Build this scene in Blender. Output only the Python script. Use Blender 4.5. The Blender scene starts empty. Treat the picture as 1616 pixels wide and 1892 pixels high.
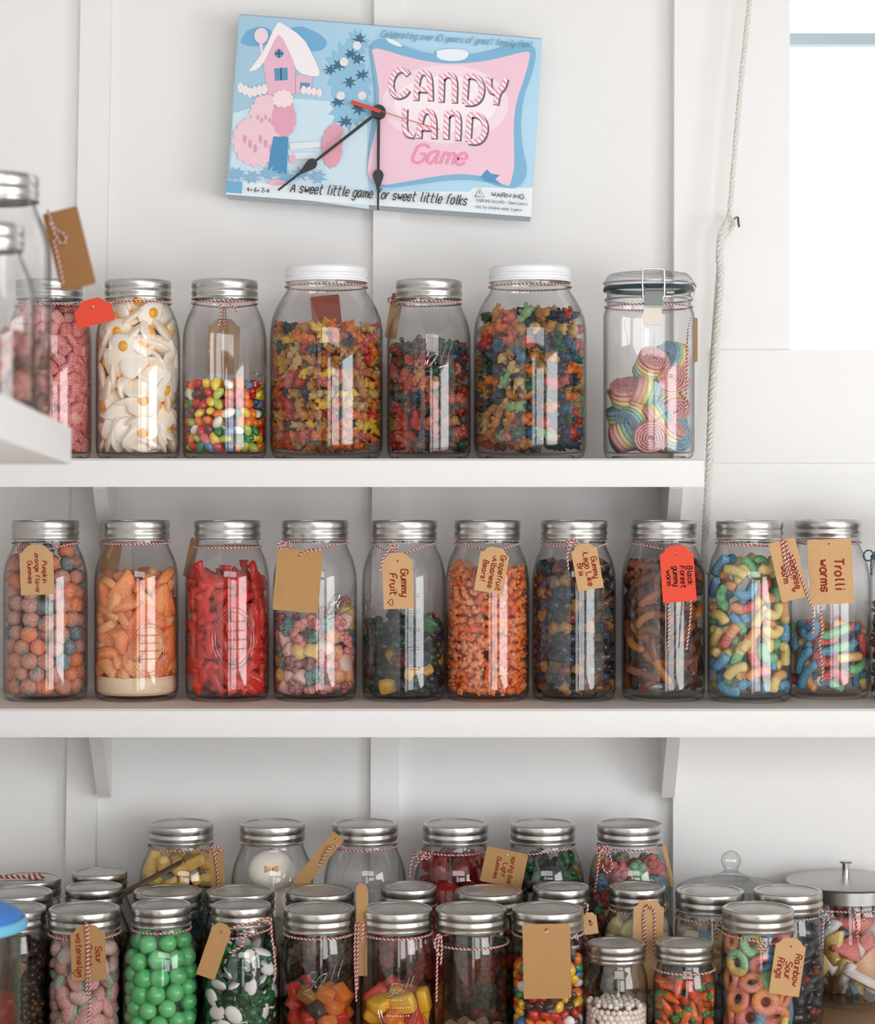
import bpy, math, random
import numpy as np
from mathutils import Matrix, Vector, Euler, Quaternion

# ------------------------------------------------------------------ camera, sky, lights, exposure
F_PX, CX, HZ = 3950.0, 808.0, 872.0          # focal length in pixels, principal column, eye-level row
DIST, EYE = 2.981, 1.62                       # camera to jar row, eye height
SC = bpy.context.scene
COL = SC.collection
PI = math.pi

cam_d = bpy.data.cameras.new('camera')
cam = bpy.data.objects.new('camera', cam_d)
COL.objects.link(cam)
cam.location = (0, -DIST, EYE)
cam.rotation_euler = (PI / 2, 0, 0)
cam_d.sensor_fit = 'HORIZONTAL'
cam_d.sensor_width = 24.0
cam_d.lens = 24.0 * F_PX / 1616
cam_d.shift_y = -(946 - HZ) / 1616
cam_d.dof.use_dof = True
cam_d.dof.focus_distance = 2.93
cam_d.dof.aperture_fstop = 3.5
cam_d.clip_start = 0.05
SC.camera = cam

vs = SC.view_settings
vs.view_transform = 'Standard'
vs.look = 'None'
vs.gamma = 1.0
vs.use_curve_mapping = False
vs.exposure = 0.0
cy = SC.cycles
cy.max_bounces = 14
cy.diffuse_bounces = 9
cy.glossy_bounces = 3
cy.transmission_bounces = 4
cy.transparent_max_bounces = 40
cy.caustics_reflective = False
cy.caustics_refractive = False
cy.sample_clamp_indirect = 6.0
cy.use_denoising = True

world = bpy.data.worlds.new('world')
SC.world = world
world.use_nodes = True
bg = world.node_tree.nodes['Background']
bg.inputs[0].default_value = (0.93, 0.97, 1.0, 1)
bg.inputs[1].default_value = 2.2


def area(name, loc, target, sx, sy, power, color=(1, 1, 1)):
    d = bpy.data.lights.new(name, 'AREA')
    d.shape = 'RECTANGLE'
    d.size, d.size_y, d.energy, d.color = sx, sy, power, color
    o = bpy.data.objects.new(name, d)
    COL.objects.link(o)
    o.location = loc
    o.rotation_euler = (Vector(target) - Vector(loc)).to_track_quat('-Z', 'Y').to_euler()
    return o


# daylight entering by the side window, then added fill lights behind and overhead
area('daylight_side', (2.34, -2.42, 1.38), (0, -1.9, 1.38), 1.75, 1.22, 36, (0.985, 0.985, 0.98))
area('fill_light_high', (0.8, -4.33, 2.55), (0.4, 0, 1.35), 2.9, 0.75, 20, (1.0, 0.985, 0.97))  # added fill, set high to stay out of the jar-side reflections
area('fill_light_overhead', (0.5, -1.55, 2.98), (0.5, -1.55, 0), 2.0, 1.6, 1.5, (1.0, 1.0, 1.0))  # added overhead fill; the ceiling has no opening here

area('fill_light_front', (1.56, -4.36, 1.2), (1.0, 0, 1.3), 1.28, 1.5, 20, (0.985, 0.985, 0.98))  # added frontal fill to brighten the wall under the shelves
area('fill_light_narrow', (0.5, -4.36, 1.1), (0.5, 0, 1.1), 0.5, 1.9, 5, (0.96, 0.98, 1.0))  # added low front fill, also gives jars a thin reflection line

# ------------------------------------------------------------------ helpers
def lin(c):
    return tuple(((v / 255) / 12.92 if v / 255 <= 0.04045 else ((v / 255 + 0.055) / 1.055) ** 2.4) for v in c)


def PW(px, py, y):
    s = (DIST + y) / F_PX
    return Vector(((px - CX) * s, y, EYE - (py - HZ) * s))


def XW(px, y):
    return (px - CX) * (DIST + y) / F_PX


def to_px(p):
    s = F_PX / (DIST + p[1])
    return CX + p[0] * s, HZ + (EYE - p[2]) * s


MATS = {}


def new_mat(name):
    m = bpy.data.materials.new(name)
    m.use_nodes = True
    nt = m.node_tree
    for n in list(nt.nodes):
        nt.nodes.remove(n)
    out = nt.nodes.new('ShaderNodeOutputMaterial')
    return m, nt, out


def N(nt, t, **kw):
    n = nt.nodes.new(t)
    for k, v in kw.items():
        if k.startswith('_'):
            setattr(n, k[1:], v)
        else:
            n.inputs[k.replace('__', ' ')].default_value = v
    return n


def pbr(name, rgb, rough=0.5, metal=0.0, noise=0.0, nscale=30, bump=0.0, bscale=200, coat=0.0, spec=0.5):
    if name in MATS:
        return MATS[name]
    m, nt, out = new_mat(name)
    c = lin(rgb)
    p = N(nt, 'ShaderNodeBsdfPrincipled', Roughness=rough, Metallic=metal)
    p.inputs['Base Color'].default_value = (*c, 1)
    p.inputs['Specular IOR Level'].default_value = spec
    p.inputs['Coat Weight'].default_value = coat
    tc = N(nt, 'ShaderNodeTexCoord')
    if noise:
        nz = N(nt, 'ShaderNodeTexNoise', Scale=nscale, Detail=4.0)
        nt.links.new(tc.outputs['Object'], nz.inputs['Vector'])
        mx = N(nt, 'ShaderNodeMix', _data_type='RGBA')
        mx.inputs[6].default_value = (*[v * (1 - noise) for v in c], 1)
        mx.inputs[7].default_value = (*[min(1, v * (1 + noise)) for v in c], 1)
        nt.links.new(nz.outputs['Fac'], mx.inputs[0])
        nt.links.new(mx.outputs[2], p.inputs['Base Color'])
    if bump:
        nb = N(nt, 'ShaderNodeTexNoise', Scale=bscale, Detail=3.0)
        nt.links.new(tc.outputs['Object'], nb.inputs['Vector'])
        b = N(nt, 'ShaderNodeBump', Strength=bump, Distance=0.002)
        nt.links.new(nb.outputs['Fac'], b.inputs['Height'])
        nt.links.new(b.outputs[0], p.inputs['Normal'])
    nt.links.new(p.outputs[0], out.inputs[0])
    MATS[name] = m
    return m


def gummy(name, rgb, trans=0.38, rough=0.13, deep=0.74):
    """glossy translucent jelly"""
    name = 'gummy_' + name
    if name in MATS:
        return MATS[name]
    m, nt, out = new_mat(name)
    c = lin(rgb)
    lw = N(nt, 'ShaderNodeLayerWeight', Blend=0.5)
    mc = N(nt, 'ShaderNodeMix', _data_type='RGBA')
    mc.inputs[6].default_value = (*[v * deep for v in c], 1)
    mc.inputs[7].default_value = (*[min(1, v * 1.35 + .02) for v in c], 1)
    nt.links.new(lw.outputs['Facing'], mc.inputs[0])  # rim colour lightened to stand in for light through thin edges
    p = N(nt, 'ShaderNodeBsdfPrincipled', Roughness=rough)
    nt.links.new(mc.outputs[2], p.inputs['Base Color'])
    t = N(nt, 'ShaderNodeBsdfTranslucent')
    t.inputs[0].default_value = (*[min(1, v * 1.25 + 0.01) for v in c], 1)
    mx = N(nt, 'ShaderNodeMixShader', Fac=trans)
    nt.links.new(p.outputs[0], mx.inputs[1])
    nt.links.new(t.outputs[0], mx.inputs[2])
    nt.links.new(mx.outputs[0], out.inputs[0])
    MATS[name] = m
    return m


def sugared(name, rgb, amount=0.55, scale=480):
    """candy dusted with sugar grains"""
    name = 'sugared_' + name
    if name in MATS:
        return MATS[name]
    m, nt, out = new_mat(name)
    c = lin(rgb)
    tc = N(nt, 'ShaderNodeTexCoord')
    v = N(nt, 'ShaderNodeTexVoronoi', Scale=scale)
    nt.links.new(tc.outputs['Object'], v.inputs['Vector'])
    r = N(nt, 'ShaderNodeValToRGB')
    r.color_ramp.elements[0].position = 0.15
    r.color_ramp.elements[1].position = 0.75
    r.color_ramp.elements[0].color = (*[x + (1 - x) * amount * 0.75 for x in c], 1)
    r.color_ramp.elements[1].color = (*c, 1)
    nt.links.new(v.outputs['Distance'], r.inputs[0])
    p = N(nt, 'ShaderNodeBsdfPrincipled', Roughness=0.6)
    nt.links.new(r.outputs[0], p.inputs['Base Color'])
    b = N(nt, 'ShaderNodeBump', Strength=0.5, Distance=0.0008)
    nt.links.new(v.outputs['Distance'], b.inputs['Height'])
    nt.links.new(b.outputs[0], p.inputs['Normal'])
    t = N(nt, 'ShaderNodeBsdfTranslucent')
    nt.links.new(r.outputs[0], t.inputs[0])
    mx = N(nt, 'ShaderNodeMixShader', Fac=0.22)
    nt.links.new(p.outputs[0], mx.inputs[1])
    nt.links.new(t.outputs[0], mx.inputs[2])
    nt.links.new(mx.outputs[0], out.inputs[0])
    MATS[name] = m
    return m


def hard(name, rgb, rough=0.18):
    return pbr('hard_candy_' + name, rgb, rough, coat=0.3)


def glass(name, edge=(0.06, 0.06, 0.055), clear=0.994, power=5.0, rough=0.015, f0=0.033):
    if name in MATS:
        return MATS[name]
    m, nt, out = new_mat(name)
    lw = N(nt, 'ShaderNodeLayerWeight', Blend=0.5)
    pe = N(nt, 'ShaderNodeMath', _operation='POWER')
    pe.inputs[1].default_value = power
    nt.links.new(lw.outputs['Facing'], pe.inputs[0])
    mc = N(nt, 'ShaderNodeMix', _data_type='RGBA')
    mc.inputs[6].default_value = (clear, clear, clear, 1)
    mc.inputs[7].default_value = (*edge, 1)
    nt.links.new(pe.outputs[0], mc.inputs[0])
    t = N(nt, 'ShaderNodeBsdfTransparent')
    nt.links.new(mc.outputs[2], t.inputs[0])
    g = N(nt, 'ShaderNodeBsdfAnisotropic', Roughness=rough)
    g.inputs[0].default_value = (1, 1, 1, 1)
    p5 = N(nt, 'ShaderNodeMath', _operation='POWER')
    p5.inputs[1].default_value = 5.0
    nt.links.new(lw.outputs['Facing'], p5.inputs[0])
    ma = N(nt, 'ShaderNodeMath', _operation='MULTIPLY_ADD')
    ma.inputs[1].default_value = 0.55
    ma.inputs[2].default_value = f0
    nt.links.new(p5.outputs[0], ma.inputs[0])
    mx = N(nt, 'ShaderNodeMixShader')
    nt.links.new(ma.outputs[0], mx.inputs[0])
    nt.links.new(t.outputs[0], mx.inputs[1])
    nt.links.new(g.outputs[0], mx.inputs[2])
    nt.links.new(mx.outputs[0], out.inputs[0])
    MATS[name] = m
    return m


class MB:
    """collects polygons for one mesh"""
    def __init__(self):
        self.v, self.f, self.m = [], [], []

    def add(self, V, F, mi=0):
        o = len(self.v)
        self.v.extend([tuple(map(float, p)) for p in V])
        if isinstance(mi, int):
            mi = [mi] * len(F)
        self.f.extend([tuple(i + o for i in q) for q in F])
        self.m.extend(mi)
        return self

    def box(self, a, b, mi=0, M=None):
        (x0, y0, z0), (x1, y1, z1) = a, b
        V = [(x0, y0, z0), (x1, y0, z0), (x1, y1, z0), (x0, y1, z0), (x0, y0, z1), (x1, y0, z1), (x1, y1, z1), (x0, y1, z1)]
        if M is not None:
            V = [M @ Vector(p) for p in V]
        return self.add(V, [(0, 3, 2, 1), (4, 5, 6, 7), (0, 1, 5, 4), (1, 2, 6, 5), (2, 3, 7, 6), (3, 0, 4, 7)], mi)

    def hexa(self, V, mi=0):
        return self.add(V, [(0, 3, 2, 1), (4, 5, 6, 7), (0, 1, 5, 4), (1, 2, 6, 5), (2, 3, 7, 6), (3, 0, 4, 7)], mi)

    def lathe(self, prof, seg=48, mi=0, c=(0, 0, 0), closed=False, square=0.0):
        V, F = [], []
        n = len(prof)
        for r, z in prof:
            for k in range(seg):
                a = 2 * PI * k / seg
                q = 1.0
                if square and r > 0.03:
                    ca, sa = abs(math.cos(a)), abs(math.sin(a))
                    q = 1 / ((ca ** 3 + sa ** 3) ** (1 / 3.0))
                    q = 1 + (q - 1) * square
                V.append((c[0] + r * q * math.cos(a), c[1] + r * q * math.sin(a), c[2] + z))
        for i in range(n - 1 + (1 if closed else 0)):
            j = (i + 1) % n
            for k in range(seg):
                l = (k + 1) % seg
                F.append((i * seg + k, i * seg + l, j * seg + l, j * seg + k))
        return self.add(V, F, mi)

    def disc(self, r, z, seg=48, mi=0, c=(0, 0, 0), up=True):
        V = [(c[0] + r * math.cos(2 * PI * k / seg), c[1] + r * math.sin(2 * PI * k / seg), c[2] + z) for k in range(seg)]
        return self.add(V, [tuple(range(seg)) if up else tuple(range(seg))[::-1]], mi)

    def tube(self, path, r, sides=6, mi=0, closed=False, cap=True, mats=None):
        P = [Vector(p) for p in path]
        n = len(P)
        rr = r if isinstance(r, (list, tuple)) else [r] * n
        V, F, MI = [], [], []
        up = Vector((0, 0, 1))
        prevn = None
        for i in range(n):
            a = P[(i - 1) % n] if closed or i > 0 else P[i]
            b = P[(i + 1) % n] if closed or i < n - 1 else P[i]
            t = (b - a)
            t = t.normalized() if t.length > 1e-9 else Vector((1, 0, 0))
            if prevn is None:
                q = up if abs(t.z) < 0.9 else Vector((1, 0, 0))
                nn = (q - t * q.dot(t)).normalized()
            else:
                nn = prevn - t * prevn.dot(t)
                nn = nn.normalized() if nn.length > 1e-6 else prevn
            prevn = nn
            bb = t.cross(nn)
            for k in range(sides):
                an = 2 * PI * k / sides
                V.append(P[i] + (nn * math.cos(an) + bb * math.sin(an)) * rr[i])
        for i in range(n if closed else n - 1):
            j = (i + 1) % n
            for k in range(sides):
                l = (k + 1) % sides
                F.append((i * sides + k, i * sides + l, j * sides + l, j * sides + k))
                MI.append(mats[i] if mats else mi)
        if cap and not closed:
            F.append(tuple(range(sides))[::-1]); MI.append(mats[0] if mats else mi)
            F.append(tuple((n - 1) * sides + k for k in range(sides))); MI.append(mats[-1] if mats else mi)
        return self.add(V, F, MI)

    def sph(self, c, rad, seg=10, rings=7, mi=0, M=None):
        if not isinstance(rad, (tuple, list)):
            rad = (rad,) * 3
        V = [(0, 0, 1)]
        for i in range(1, rings):
            ph = PI * i / rings
            for k in range(seg):
                a = 2 * PI * k / seg
                V.append((math.sin(ph) * math.cos(a), math.sin(ph) * math.sin(a), math.cos(ph)))
        V.append((0, 0, -1))
        W = []
        for p in V:
            q = Vector((p[0] * rad[0], p[1] * rad[1], p[2] * rad[2]))
            if M is not None:
                q = M @ q
            W.append(q + Vector(c))
        F = []
        for k in range(seg):
            F.append((0, 1 + k, 1 + (k + 1) % seg))
        for i in range(rings - 2):
            for k in range(seg):
                l = (k + 1) % seg
                F.append((1 + i * seg + k, 1 + (i + 1) * seg + k, 1 + (i + 1) * seg + l, 1 + i * seg + l))
        last = len(V) - 1
        o = 1 + (rings - 2) * seg
        for k in range(seg):
            F.append((last, o + (k + 1) % seg, o + k))
        return self.add(W, F, mi)

    def prism(self, pts, fr, bk, mi=0):
        """polygon (list of Vector) extruded by vector bk; fr is an offset for the front"""
        n = len(pts)
        A = [Vector(p) + Vector(fr) for p in pts]
        B = [Vector(p) + Vector(bk) for p in pts]
        F = [tuple(range(n)), tuple(range(2 * n - 1, n - 1, -1))]
        for i in range(n):
            j = (i + 1) % n
            F.append((i, i + n, j + n, j))
        return self.add(A + B, F, mi)

    def build(self, name, mats, parent=None, loc=(0, 0, 0), sharp=35, smooth=True):
        me = self.mesh(name, mats, sharp, smooth)
        return link(name, me, parent, loc)

    def mesh(self, name, mats, sharp=35, smooth=True):
        me = bpy.data.meshes.new(name)
        me.from_pydata(self.v, [], self.f)
        finish(me, mats, self.m, sharp, smooth)
        return me


def finish(me, mats, mi, sharp=35, smooth=True):
    if not isinstance(mats, (list, tuple)):
        mats = [mats]
    for m in mats:
        me.materials.append(m)
    n = len(me.polygons)
    me.polygons.foreach_set('material_index', np.asarray(mi, dtype=np.int32))
    me.polygons.foreach_set('use_smooth', np.full(n, smooth, dtype=bool))
    me.update()
    if smooth and sharp is not None:
        me.set_sharp_from_angle(angle=math.radians(sharp))


def link(name, me, parent=None, loc=(0, 0, 0)):
    o = bpy.data.objects.new(name, me)
    COL.objects.link(o)
    o.location = loc
    if parent is not None:
        o.parent = parent
    return o


def tag(o, label=None, cat=None, group=None, kind=None):
    if label: o['label'] = label
    if cat: o['category'] = cat
    if group: o['group'] = group
    if kind: o['kind'] = kind
    return o


def empty(name, loc, label, cat, group=None):
    o = bpy.data.objects.new(name, None)
    COL.objects.link(o)
    o.empty_display_size = 0.02
    o.location = loc
    return tag(o, label, cat, group)


def struct(o):
    return tag(o, kind='structure')


# ------------------------------------------------------------------ materials of the room
WHITE = pbr('white_wall_paint', (239, 238, 237), 0.6, noise=0.015, nscale=6, bump=0.08, bscale=60)
TRIMW = pbr('white_trim_paint', (239, 238, 237), 0.45, noise=0.015, nscale=8, bump=0.1, bscale=90)
SHELFW = pbr('white_shelf_paint', (229, 227, 226), 0.42, noise=0.02, nscale=14, bump=0.12, bscale=70)
SHELFTOP = pbr('worn_shelf_top_paint', (228, 222, 216), 0.6, noise=0.10, nscale=30, bump=0.2, bscale=90)
WOOD = pbr('counter_wood', (150, 116, 84), 0.5, noise=0.25, nscale=18, bump=0.2)
FLOORW = pbr('floor_boards', (205, 201, 196), 0.5, noise=0.25, nscale=5, bump=0.2)
CEILW = pbr('ceiling_paint', (120, 114, 108), 0.8)
SASH = pbr('window_sash_grey_paint', (176, 192, 200), 0.5)
STEEL = pbr('tin_lid_metal', (190, 188, 184), 0.3, 1.0, noise=0.06, nscale=60)
STEEL2 = pbr('scratched_lid_disc', (212, 209, 204), 0.45, 1.0, noise=0.1, nscale=45, bump=0.12, bscale=120)
BRUSHED = pbr('brushed_steel', (176, 174, 172), 0.28, 1.0)
WLID = pbr('white_plastic_lid', (236, 237, 240), 0.35)
RUBBER = pbr('dark_gasket_rubber', (40, 58, 62), 0.5)
KRAFT = pbr('kraft_card', (199, 158, 112), 0.85, noise=0.07, nscale=90)
KRAFT2 = pbr('darker_kraft_card', (178, 136, 88), 0.85, noise=0.07, nscale=90)
REDCARD = pbr('red_card', (226, 70, 42), 0.7, noise=0.04, nscale=90)
INKR = pbr('red_brown_ink', (150, 52, 34), 0.7)
INKK = pbr('dark_ink', (58, 28, 22), 0.7)
INKW = pbr('white_ink', (240, 225, 210), 0.7)
TWR = pbr('red_twine_strand', (168, 56, 56), 0.9)
TWW = pbr('white_twine_strand', (226, 214, 204), 0.9)
TWB = pbr('blue_twine_strand', (52, 120, 150), 0.85)
TWK = pbr('dark_twine_strand', (70, 48, 44), 0.85)
ROPEM = pbr('white_cotton_rope', (226, 222, 215), 0.9, bump=0.3, bscale=400)
BRASS = pbr('hook_brass', (150, 120, 84), 0.4, 1.0)
GLASS = glass('jar_glass')
GLASST = glass('thick_glass', edge=(0.42, 0.45, 0.45), clear=0.97, power=2.2, f0=0.06)
EMB = glass('embossed_glass', edge=(0.3, 0.31, 0.31), clear=0.86, power=1.5, f0=0.22)
PANE = glass('window_glass', edge=(0.9, 0.92, 0.92), clear=0.99, f0=0.03)
BLACKM = pbr('black_clock_metal', (24, 28, 28), 0.4)

# ------------------------------------------------------------------ levels
WALLY = 0.160                                   # face of the back wall
SHELF_F = -0.131                                # shelf front edge
Z_T = PW(0, 847, SHELF_F).z                     # top shelf surface
Z_M = EYE - 0.316                               # middle shelf surface
Z_C = EYE - 0.745                               # counter surface
TH = 0.038

# ------------------------------------------------------------------ the room
def wall_px(px, y=WALLY):
    return XW(px, y)


WINX0, WINX1 = wall_px(1453), wall_px(1453) + 0.86
WINZ0 = PW(0, 648, WALLY).z
WINZ1 = WINZ0 + 0.95
LX, RX, FY, CZ = -0.74, 2.4, -4.4, 3.0
b = MB()
T = 0.10
b.box((LX - 0.1, WALLY, 0), (WINX0, WALLY + T, CZ))
b.box((WINX1, WALLY, 0), (RX + 0.1, WALLY + T, CZ))
b.box((WINX0, WALLY, 0), (WINX1, WALLY + T, WINZ0))
b.box((WINX0, WALLY, WINZ1), (WINX1, WALLY + T, CZ))
struct(b.build('wall_back', WHITE))
struct(MB().box((LX - 0.1, FY, 0), (LX, WALLY, CZ)).build('wall_left', WHITE))
b = MB()
wy0, wy1, wz0, wz1 = -3.35, -1.5, 0.72, 2.04
b.box((RX, FY, 0), (RX + 0.1, wy0, CZ)); b.box((RX, wy1, 0), (RX + 0.1, WALLY, CZ))
b.box((RX, wy0, 0), (RX + 0.1, wy1, wz0)); b.box((RX, wy0, wz1), (RX + 0.1, wy1, CZ))
struct(b.build('wall_right', WHITE))
GREYW = pbr('shop_interior_paint', (120, 112, 104), 0.7, noise=0.1, nscale=3)
b = MB()
fx0, fx1, fz0, fz1 = -0.65, 2.25, 2.15, 2.93
b.box((LX - 0.1, FY - 0.1, 0), (fx0, FY, CZ)); b.box((fx1, FY - 0.1, 0), (RX + 0.1, FY, CZ))
b.box((fx0, FY - 0.1, 0), (0.24, FY, fz0)); b.box((0.76, FY - 0.1, 0), (0.92, FY, fz0)); b.box((2.2, FY - 0.1, 0), (fx1, FY, fz0)); b.box((0.92, FY - 0.1, 0), (2.2, FY, 0.45)); b.box((0.92, FY - 0.1, 1.95), (2.2, FY, fz0)); b.box((0.24, FY - 0.1, 2.06), (0.76, FY, fz0)); b.box((0.24, FY - 0.1, 0), (0.76, FY, 0.14)); b.box((fx0, FY - 0.1, fz1), (fx1, FY, CZ))
struct(b.build('wall_front', GREYW))
struct(MB().box((LX - 0.1, FY - 0.1, -0.05), (RX + 0.1, WALLY + T, 0)).build('floor', FLOORW))
struct(MB().box((LX - 0.1, FY - 0.1, CZ), (RX + 0.1, WALLY + T, CZ + 0.05)).build('ceiling', CEILW))


def window(name, mk, rails):
    root = mk.build(name, SASH)
    struct(root)
    return root


# window of the back wall: sash rail crosses near the top of the picture
yw = WALLY + 0.05
b = MB()
z_a, z_b = PW(0, 85, yw).z, PW(0, 64, yw).z
b.box((WINX0, yw - 0.012, z_a), (WINX1, yw + 0.012, z_b))
b.box((WINX1 - 0.03, yw - 0.012, WINZ0), (WINX1, yw + 0.012, WINZ1))
b.box((WINX0, yw - 0.012, WINZ1 - 0.03), (WINX1, yw + 0.012, WINZ1))
w1 = b.build('window_1', SASH); struct(w1)
MB().box((WINX0, yw + 0.014, WINZ0), (WINX1, yw + 0.018, WINZ1)).build('pane', PANE, w1)
b = MB()
xm = RX - 0.03
for ym in (wy0, -1.62, wy1 - 0.04):
    b.box((xm, ym, wz0), (xm + 0.04, ym + 0.04, wz1))
for zz in (wz0, wz1 - 0.04):
    b.box((xm, wy0, zz), (xm + 0.04, wy1, zz + 0.04))
w2 = b.build('window_2', TRIMW); struct(w2)
b = MB()
for xx in (fx0, 0.78, fx1 - 0.05):
    b.box((xx, FY, fz0), (xx + 0.05, FY + 0.03, fz1))
for zz in (fz0, fz1 - 0.05):
    b.box((fx0, FY, zz), (fx1, FY + 0.03, zz + 0.05))
w3 = b.build('window_3', TRIMW); struct(w3)  # unseen clerestory frame, added to go with the high fill light
b = MB()
for a_, c_ in (((0.21, FY, 0), (0.25, FY + 0.03, 2.1)), ((0.75, FY, 0), (0.79, FY + 0.03, 2.1)), ((0.25, FY, 2.05), (0.75, FY + 0.03, 2.1)), ((0.25, FY, 0), (0.75, FY + 0.03, 0.15))):
    b.box(a_, c_)
struct(b.build('added_door_1', TRIMW))  # unseen glazed door frame, added for the narrow fill light
b = MB()
for a_, c_ in (((0.88, FY, 0.42), (0.92, FY + 0.03, 1.99)), ((2.2, FY, 0.42), (2.24, FY + 0.03, 1.99)), ((0.92, FY, 0.42), (2.2, FY + 0.03, 0.47)), ((0.92, FY, 1.94), (2.2, FY + 0.03, 1.99)), ((1.62, FY, 0.47), (1.65, FY + 0.03, 1.94))):
    b.box(a_, c_)
struct(b.build('window_4', TRIMW))  # unseen shop-front frame, added for the frontal fill light


# battens and casing on the back wall
def plank(name, pts, y0, y1, m=TRIMW):
    """pts: outline (x, z) of a board lying on the wall"""
    P = [Vector((x, 0, z)) for x, z in pts]
    o = MB().prism(P, (0, y0, 0), (0, y1, 0)).build(name, m, sharp=30)
    return struct(o)


def batten(name, xt0, xt1, xb0, xb1, th=0.018):
    y = WALLY - th
    zt, zb = PW(0, -120, y).z, 0.0
    zt_, zb_ = PW(0, 0, y).z, PW(0, 1560, y).z
    k = lambda a, c, z: a + (c - a) * (z - zt_) / (zb_ - zt_)
    X = lambda p: XW(p, y)
    plank(name, [(k(X(xt0), X(xb0), zt), zt), (k(X(xt0), X(xb0), zb), zb), (k(X(xt1), X(xb1), zb), zb), (k(X(xt1), X(xb1), zt), zt)], y, WALLY)


batten('trim_1', 149, 205, 121, 176)
batten('trim_2', 691, 741, 684, 736)
yc = WALLY - 0.028
xa, xb2 = XW(1246, yc), XW(1241, yc)
zt = PW(0, -120, yc).z
zl = PW(0, 855, yc - 0.008).z
plank('trim_3', [(xa, zt), (xb2, 0.0), (WINX0, 0.0), (WINX0, zt)], yc, WALLY)
plank('trim_4', [(WINX0, WINZ0), (WINX0, 0.0), (WINX1 + 0.1, 0.0), (WINX1 + 0.1, WINZ0)], yc, WALLY)
plank('trim_5', [(WINX1, zt), (WINX1, WINZ0), (WINX1 + 0.1, WINZ0), (WINX1 + 0.1, zt)], yc, WALLY)
plank('trim_6', [(XW(1316, yc), WINZ0 - 0.001), (XW(1316, yc), zl), (WINX1 + 0.1, zl), (WINX1 + 0.1, WINZ0 - 0.001)], yc - 0.008, yc)
struct(MB().box((LX, WALLY - 0.016, 0), (RX, WALLY, 0.12)).build('baseboard_back', TRIMW))


# ------------------------------------------------------------------ shelves and brackets
def shelf(name, x0, x1, z, label):
    root = empty(name, ((x0 + x1) / 2, SHELF_F, z), label, 'shelf')
    b = MB()
    ox, oy, oz = root.location
    e = 0.003
    prof = [(SHELF_F + 0.001, z - TH), (SHELF_F, z - TH + e), (SHELF_F, z - e), (SHELF_F + 0.004, z), (WALLY - 0.001, z), (WALLY - 0.001, z - TH)]
    V = [(x - ox, y - oy, zz - oz) for x in (x0, x1) for y, zz in prof]
    n = len(prof)
    Fc, MI = [tuple(range(n))[::-1], tuple(range(n, 2 * n))], [0, 0]
    for i in range(n):
        j = (i + 1) % n
        Fc.append((i, j, j + n, i + n)); MI.append(1 if i == 3 else 0)
    b.add(V, Fc, MI)
    b.build('board', [SHELFW, SHELFTOP], root, sharp=25)
    return root


def bracket(root, px, z, y_back=WALLY):
    """tapering board standing under a shelf, deep at the top"""
    x = XW(px, 0.03)
    ox, oy, oz = root.location
    w = 0.0095
    h = 0.118
    pts = [(0.03, z - TH), (0.03, z - TH - 0.004), (0.118, z - TH - h), (WALLY - 0.029, z - TH - h), (WALLY - 0.029, z - TH)]
    P = [Vector((x - ox, y - oy, zz - oz)) for y, zz in pts]
    MB().prism(P, (-w, 0, 0), (w, 0, 0)).build('bracket', SHELFW, root, sharp=20)


st = shelf('wall_shelf', LX + 0.001, XW(1300, SHELF_F), Z_T, 'upper white painted wall shelf ending below the clip-top jar')
bracket(st, 184, Z_T); bracket(st, 1249, Z_T)
sm = shelf('wall_shelf', LX + 0.001, 1.2, Z_M, 'lower white painted wall shelf holding the row of ten tagged jars')
bracket(sm, 174, Z_M); bracket(sm, 1246, Z_M)
b = MB().box((LX + 0.001, -0.62, Z_C - 0.04), (1.3, WALLY - 0.029, Z_C))
ct = b.build('counter', WOOD)
tag(ct, 'brown wooden counter top under the crowd of jars', 'counter')
b = MB().box((LX + 0.001, -0.58, 0), (1.28, WALLY - 0.03, Z_C - 0.041))
cab = b.build('base_cabinet', SHELFW)
tag(cab, 'white cabinet carrying the brown counter top', 'cabinet')

# near shelf jutting out on one side, a little out of level
th2 = 0.038
pR = PW(132, 791, 2.281 * F_PX / 4000 - DIST + 0.0)
dR, dL = 0.038 * F_PX / 66.7, 0.038 * F_PX / 83.8
R_t, R_b = PW(132, 791, dR - DIST), PW(131, 858, dR - DIST)
L_t, L_b = PW(0, 726.6, dL - DIST), PW(0, 810, dL - DIST)
dirv = (L_t - R_t)
Nn_t = R_t + dirv * 1.6
Nn_b = R_b + (L_b - R_b) * 1.6
off = Vector((LX + 0.002 - R_t.x, 0, 0))
off2 = Vector((LX + 0.002 - Nn_t.x, 0, 0))
V = [R_b, Nn_b, Nn_b + off2, R_b + off, R_t, Nn_t, Nn_t + off2, R_t + off]
c0 = R_b.copy()
b = MB().hexa([p - c0 for p in V])
ns = b.build('side_shelf', SHELFW, None, c0, sharp=20)
tag(ns, 'thick white side shelf cutting in front of the pink candy jar', 'shelf')
NEARN = (Nn_t - R_t).cross(Vector((-1, 0, 0))).normalized()


def near_top(y):
    t = (y - R_t.y) / (Nn_t.y - R_t.y)
    return (R_t + (Nn_t - R_t) * t).z


# ------------------------------------------------------------------ rope on a hook
yr = WALLY - 0.075
hook = PW(1347, 414, yr)
rope = empty('rope', hook, 'white cotton rope knotted on a hook between the clip-top jar and the window', 'rope')
pts = [PW(1392, -60, yr), PW(1385, 0, yr), PW(1371, 130, yr), PW(1358, 270, yr), PW(1349, 380, yr), PW(1345, 408, yr)]


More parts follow.
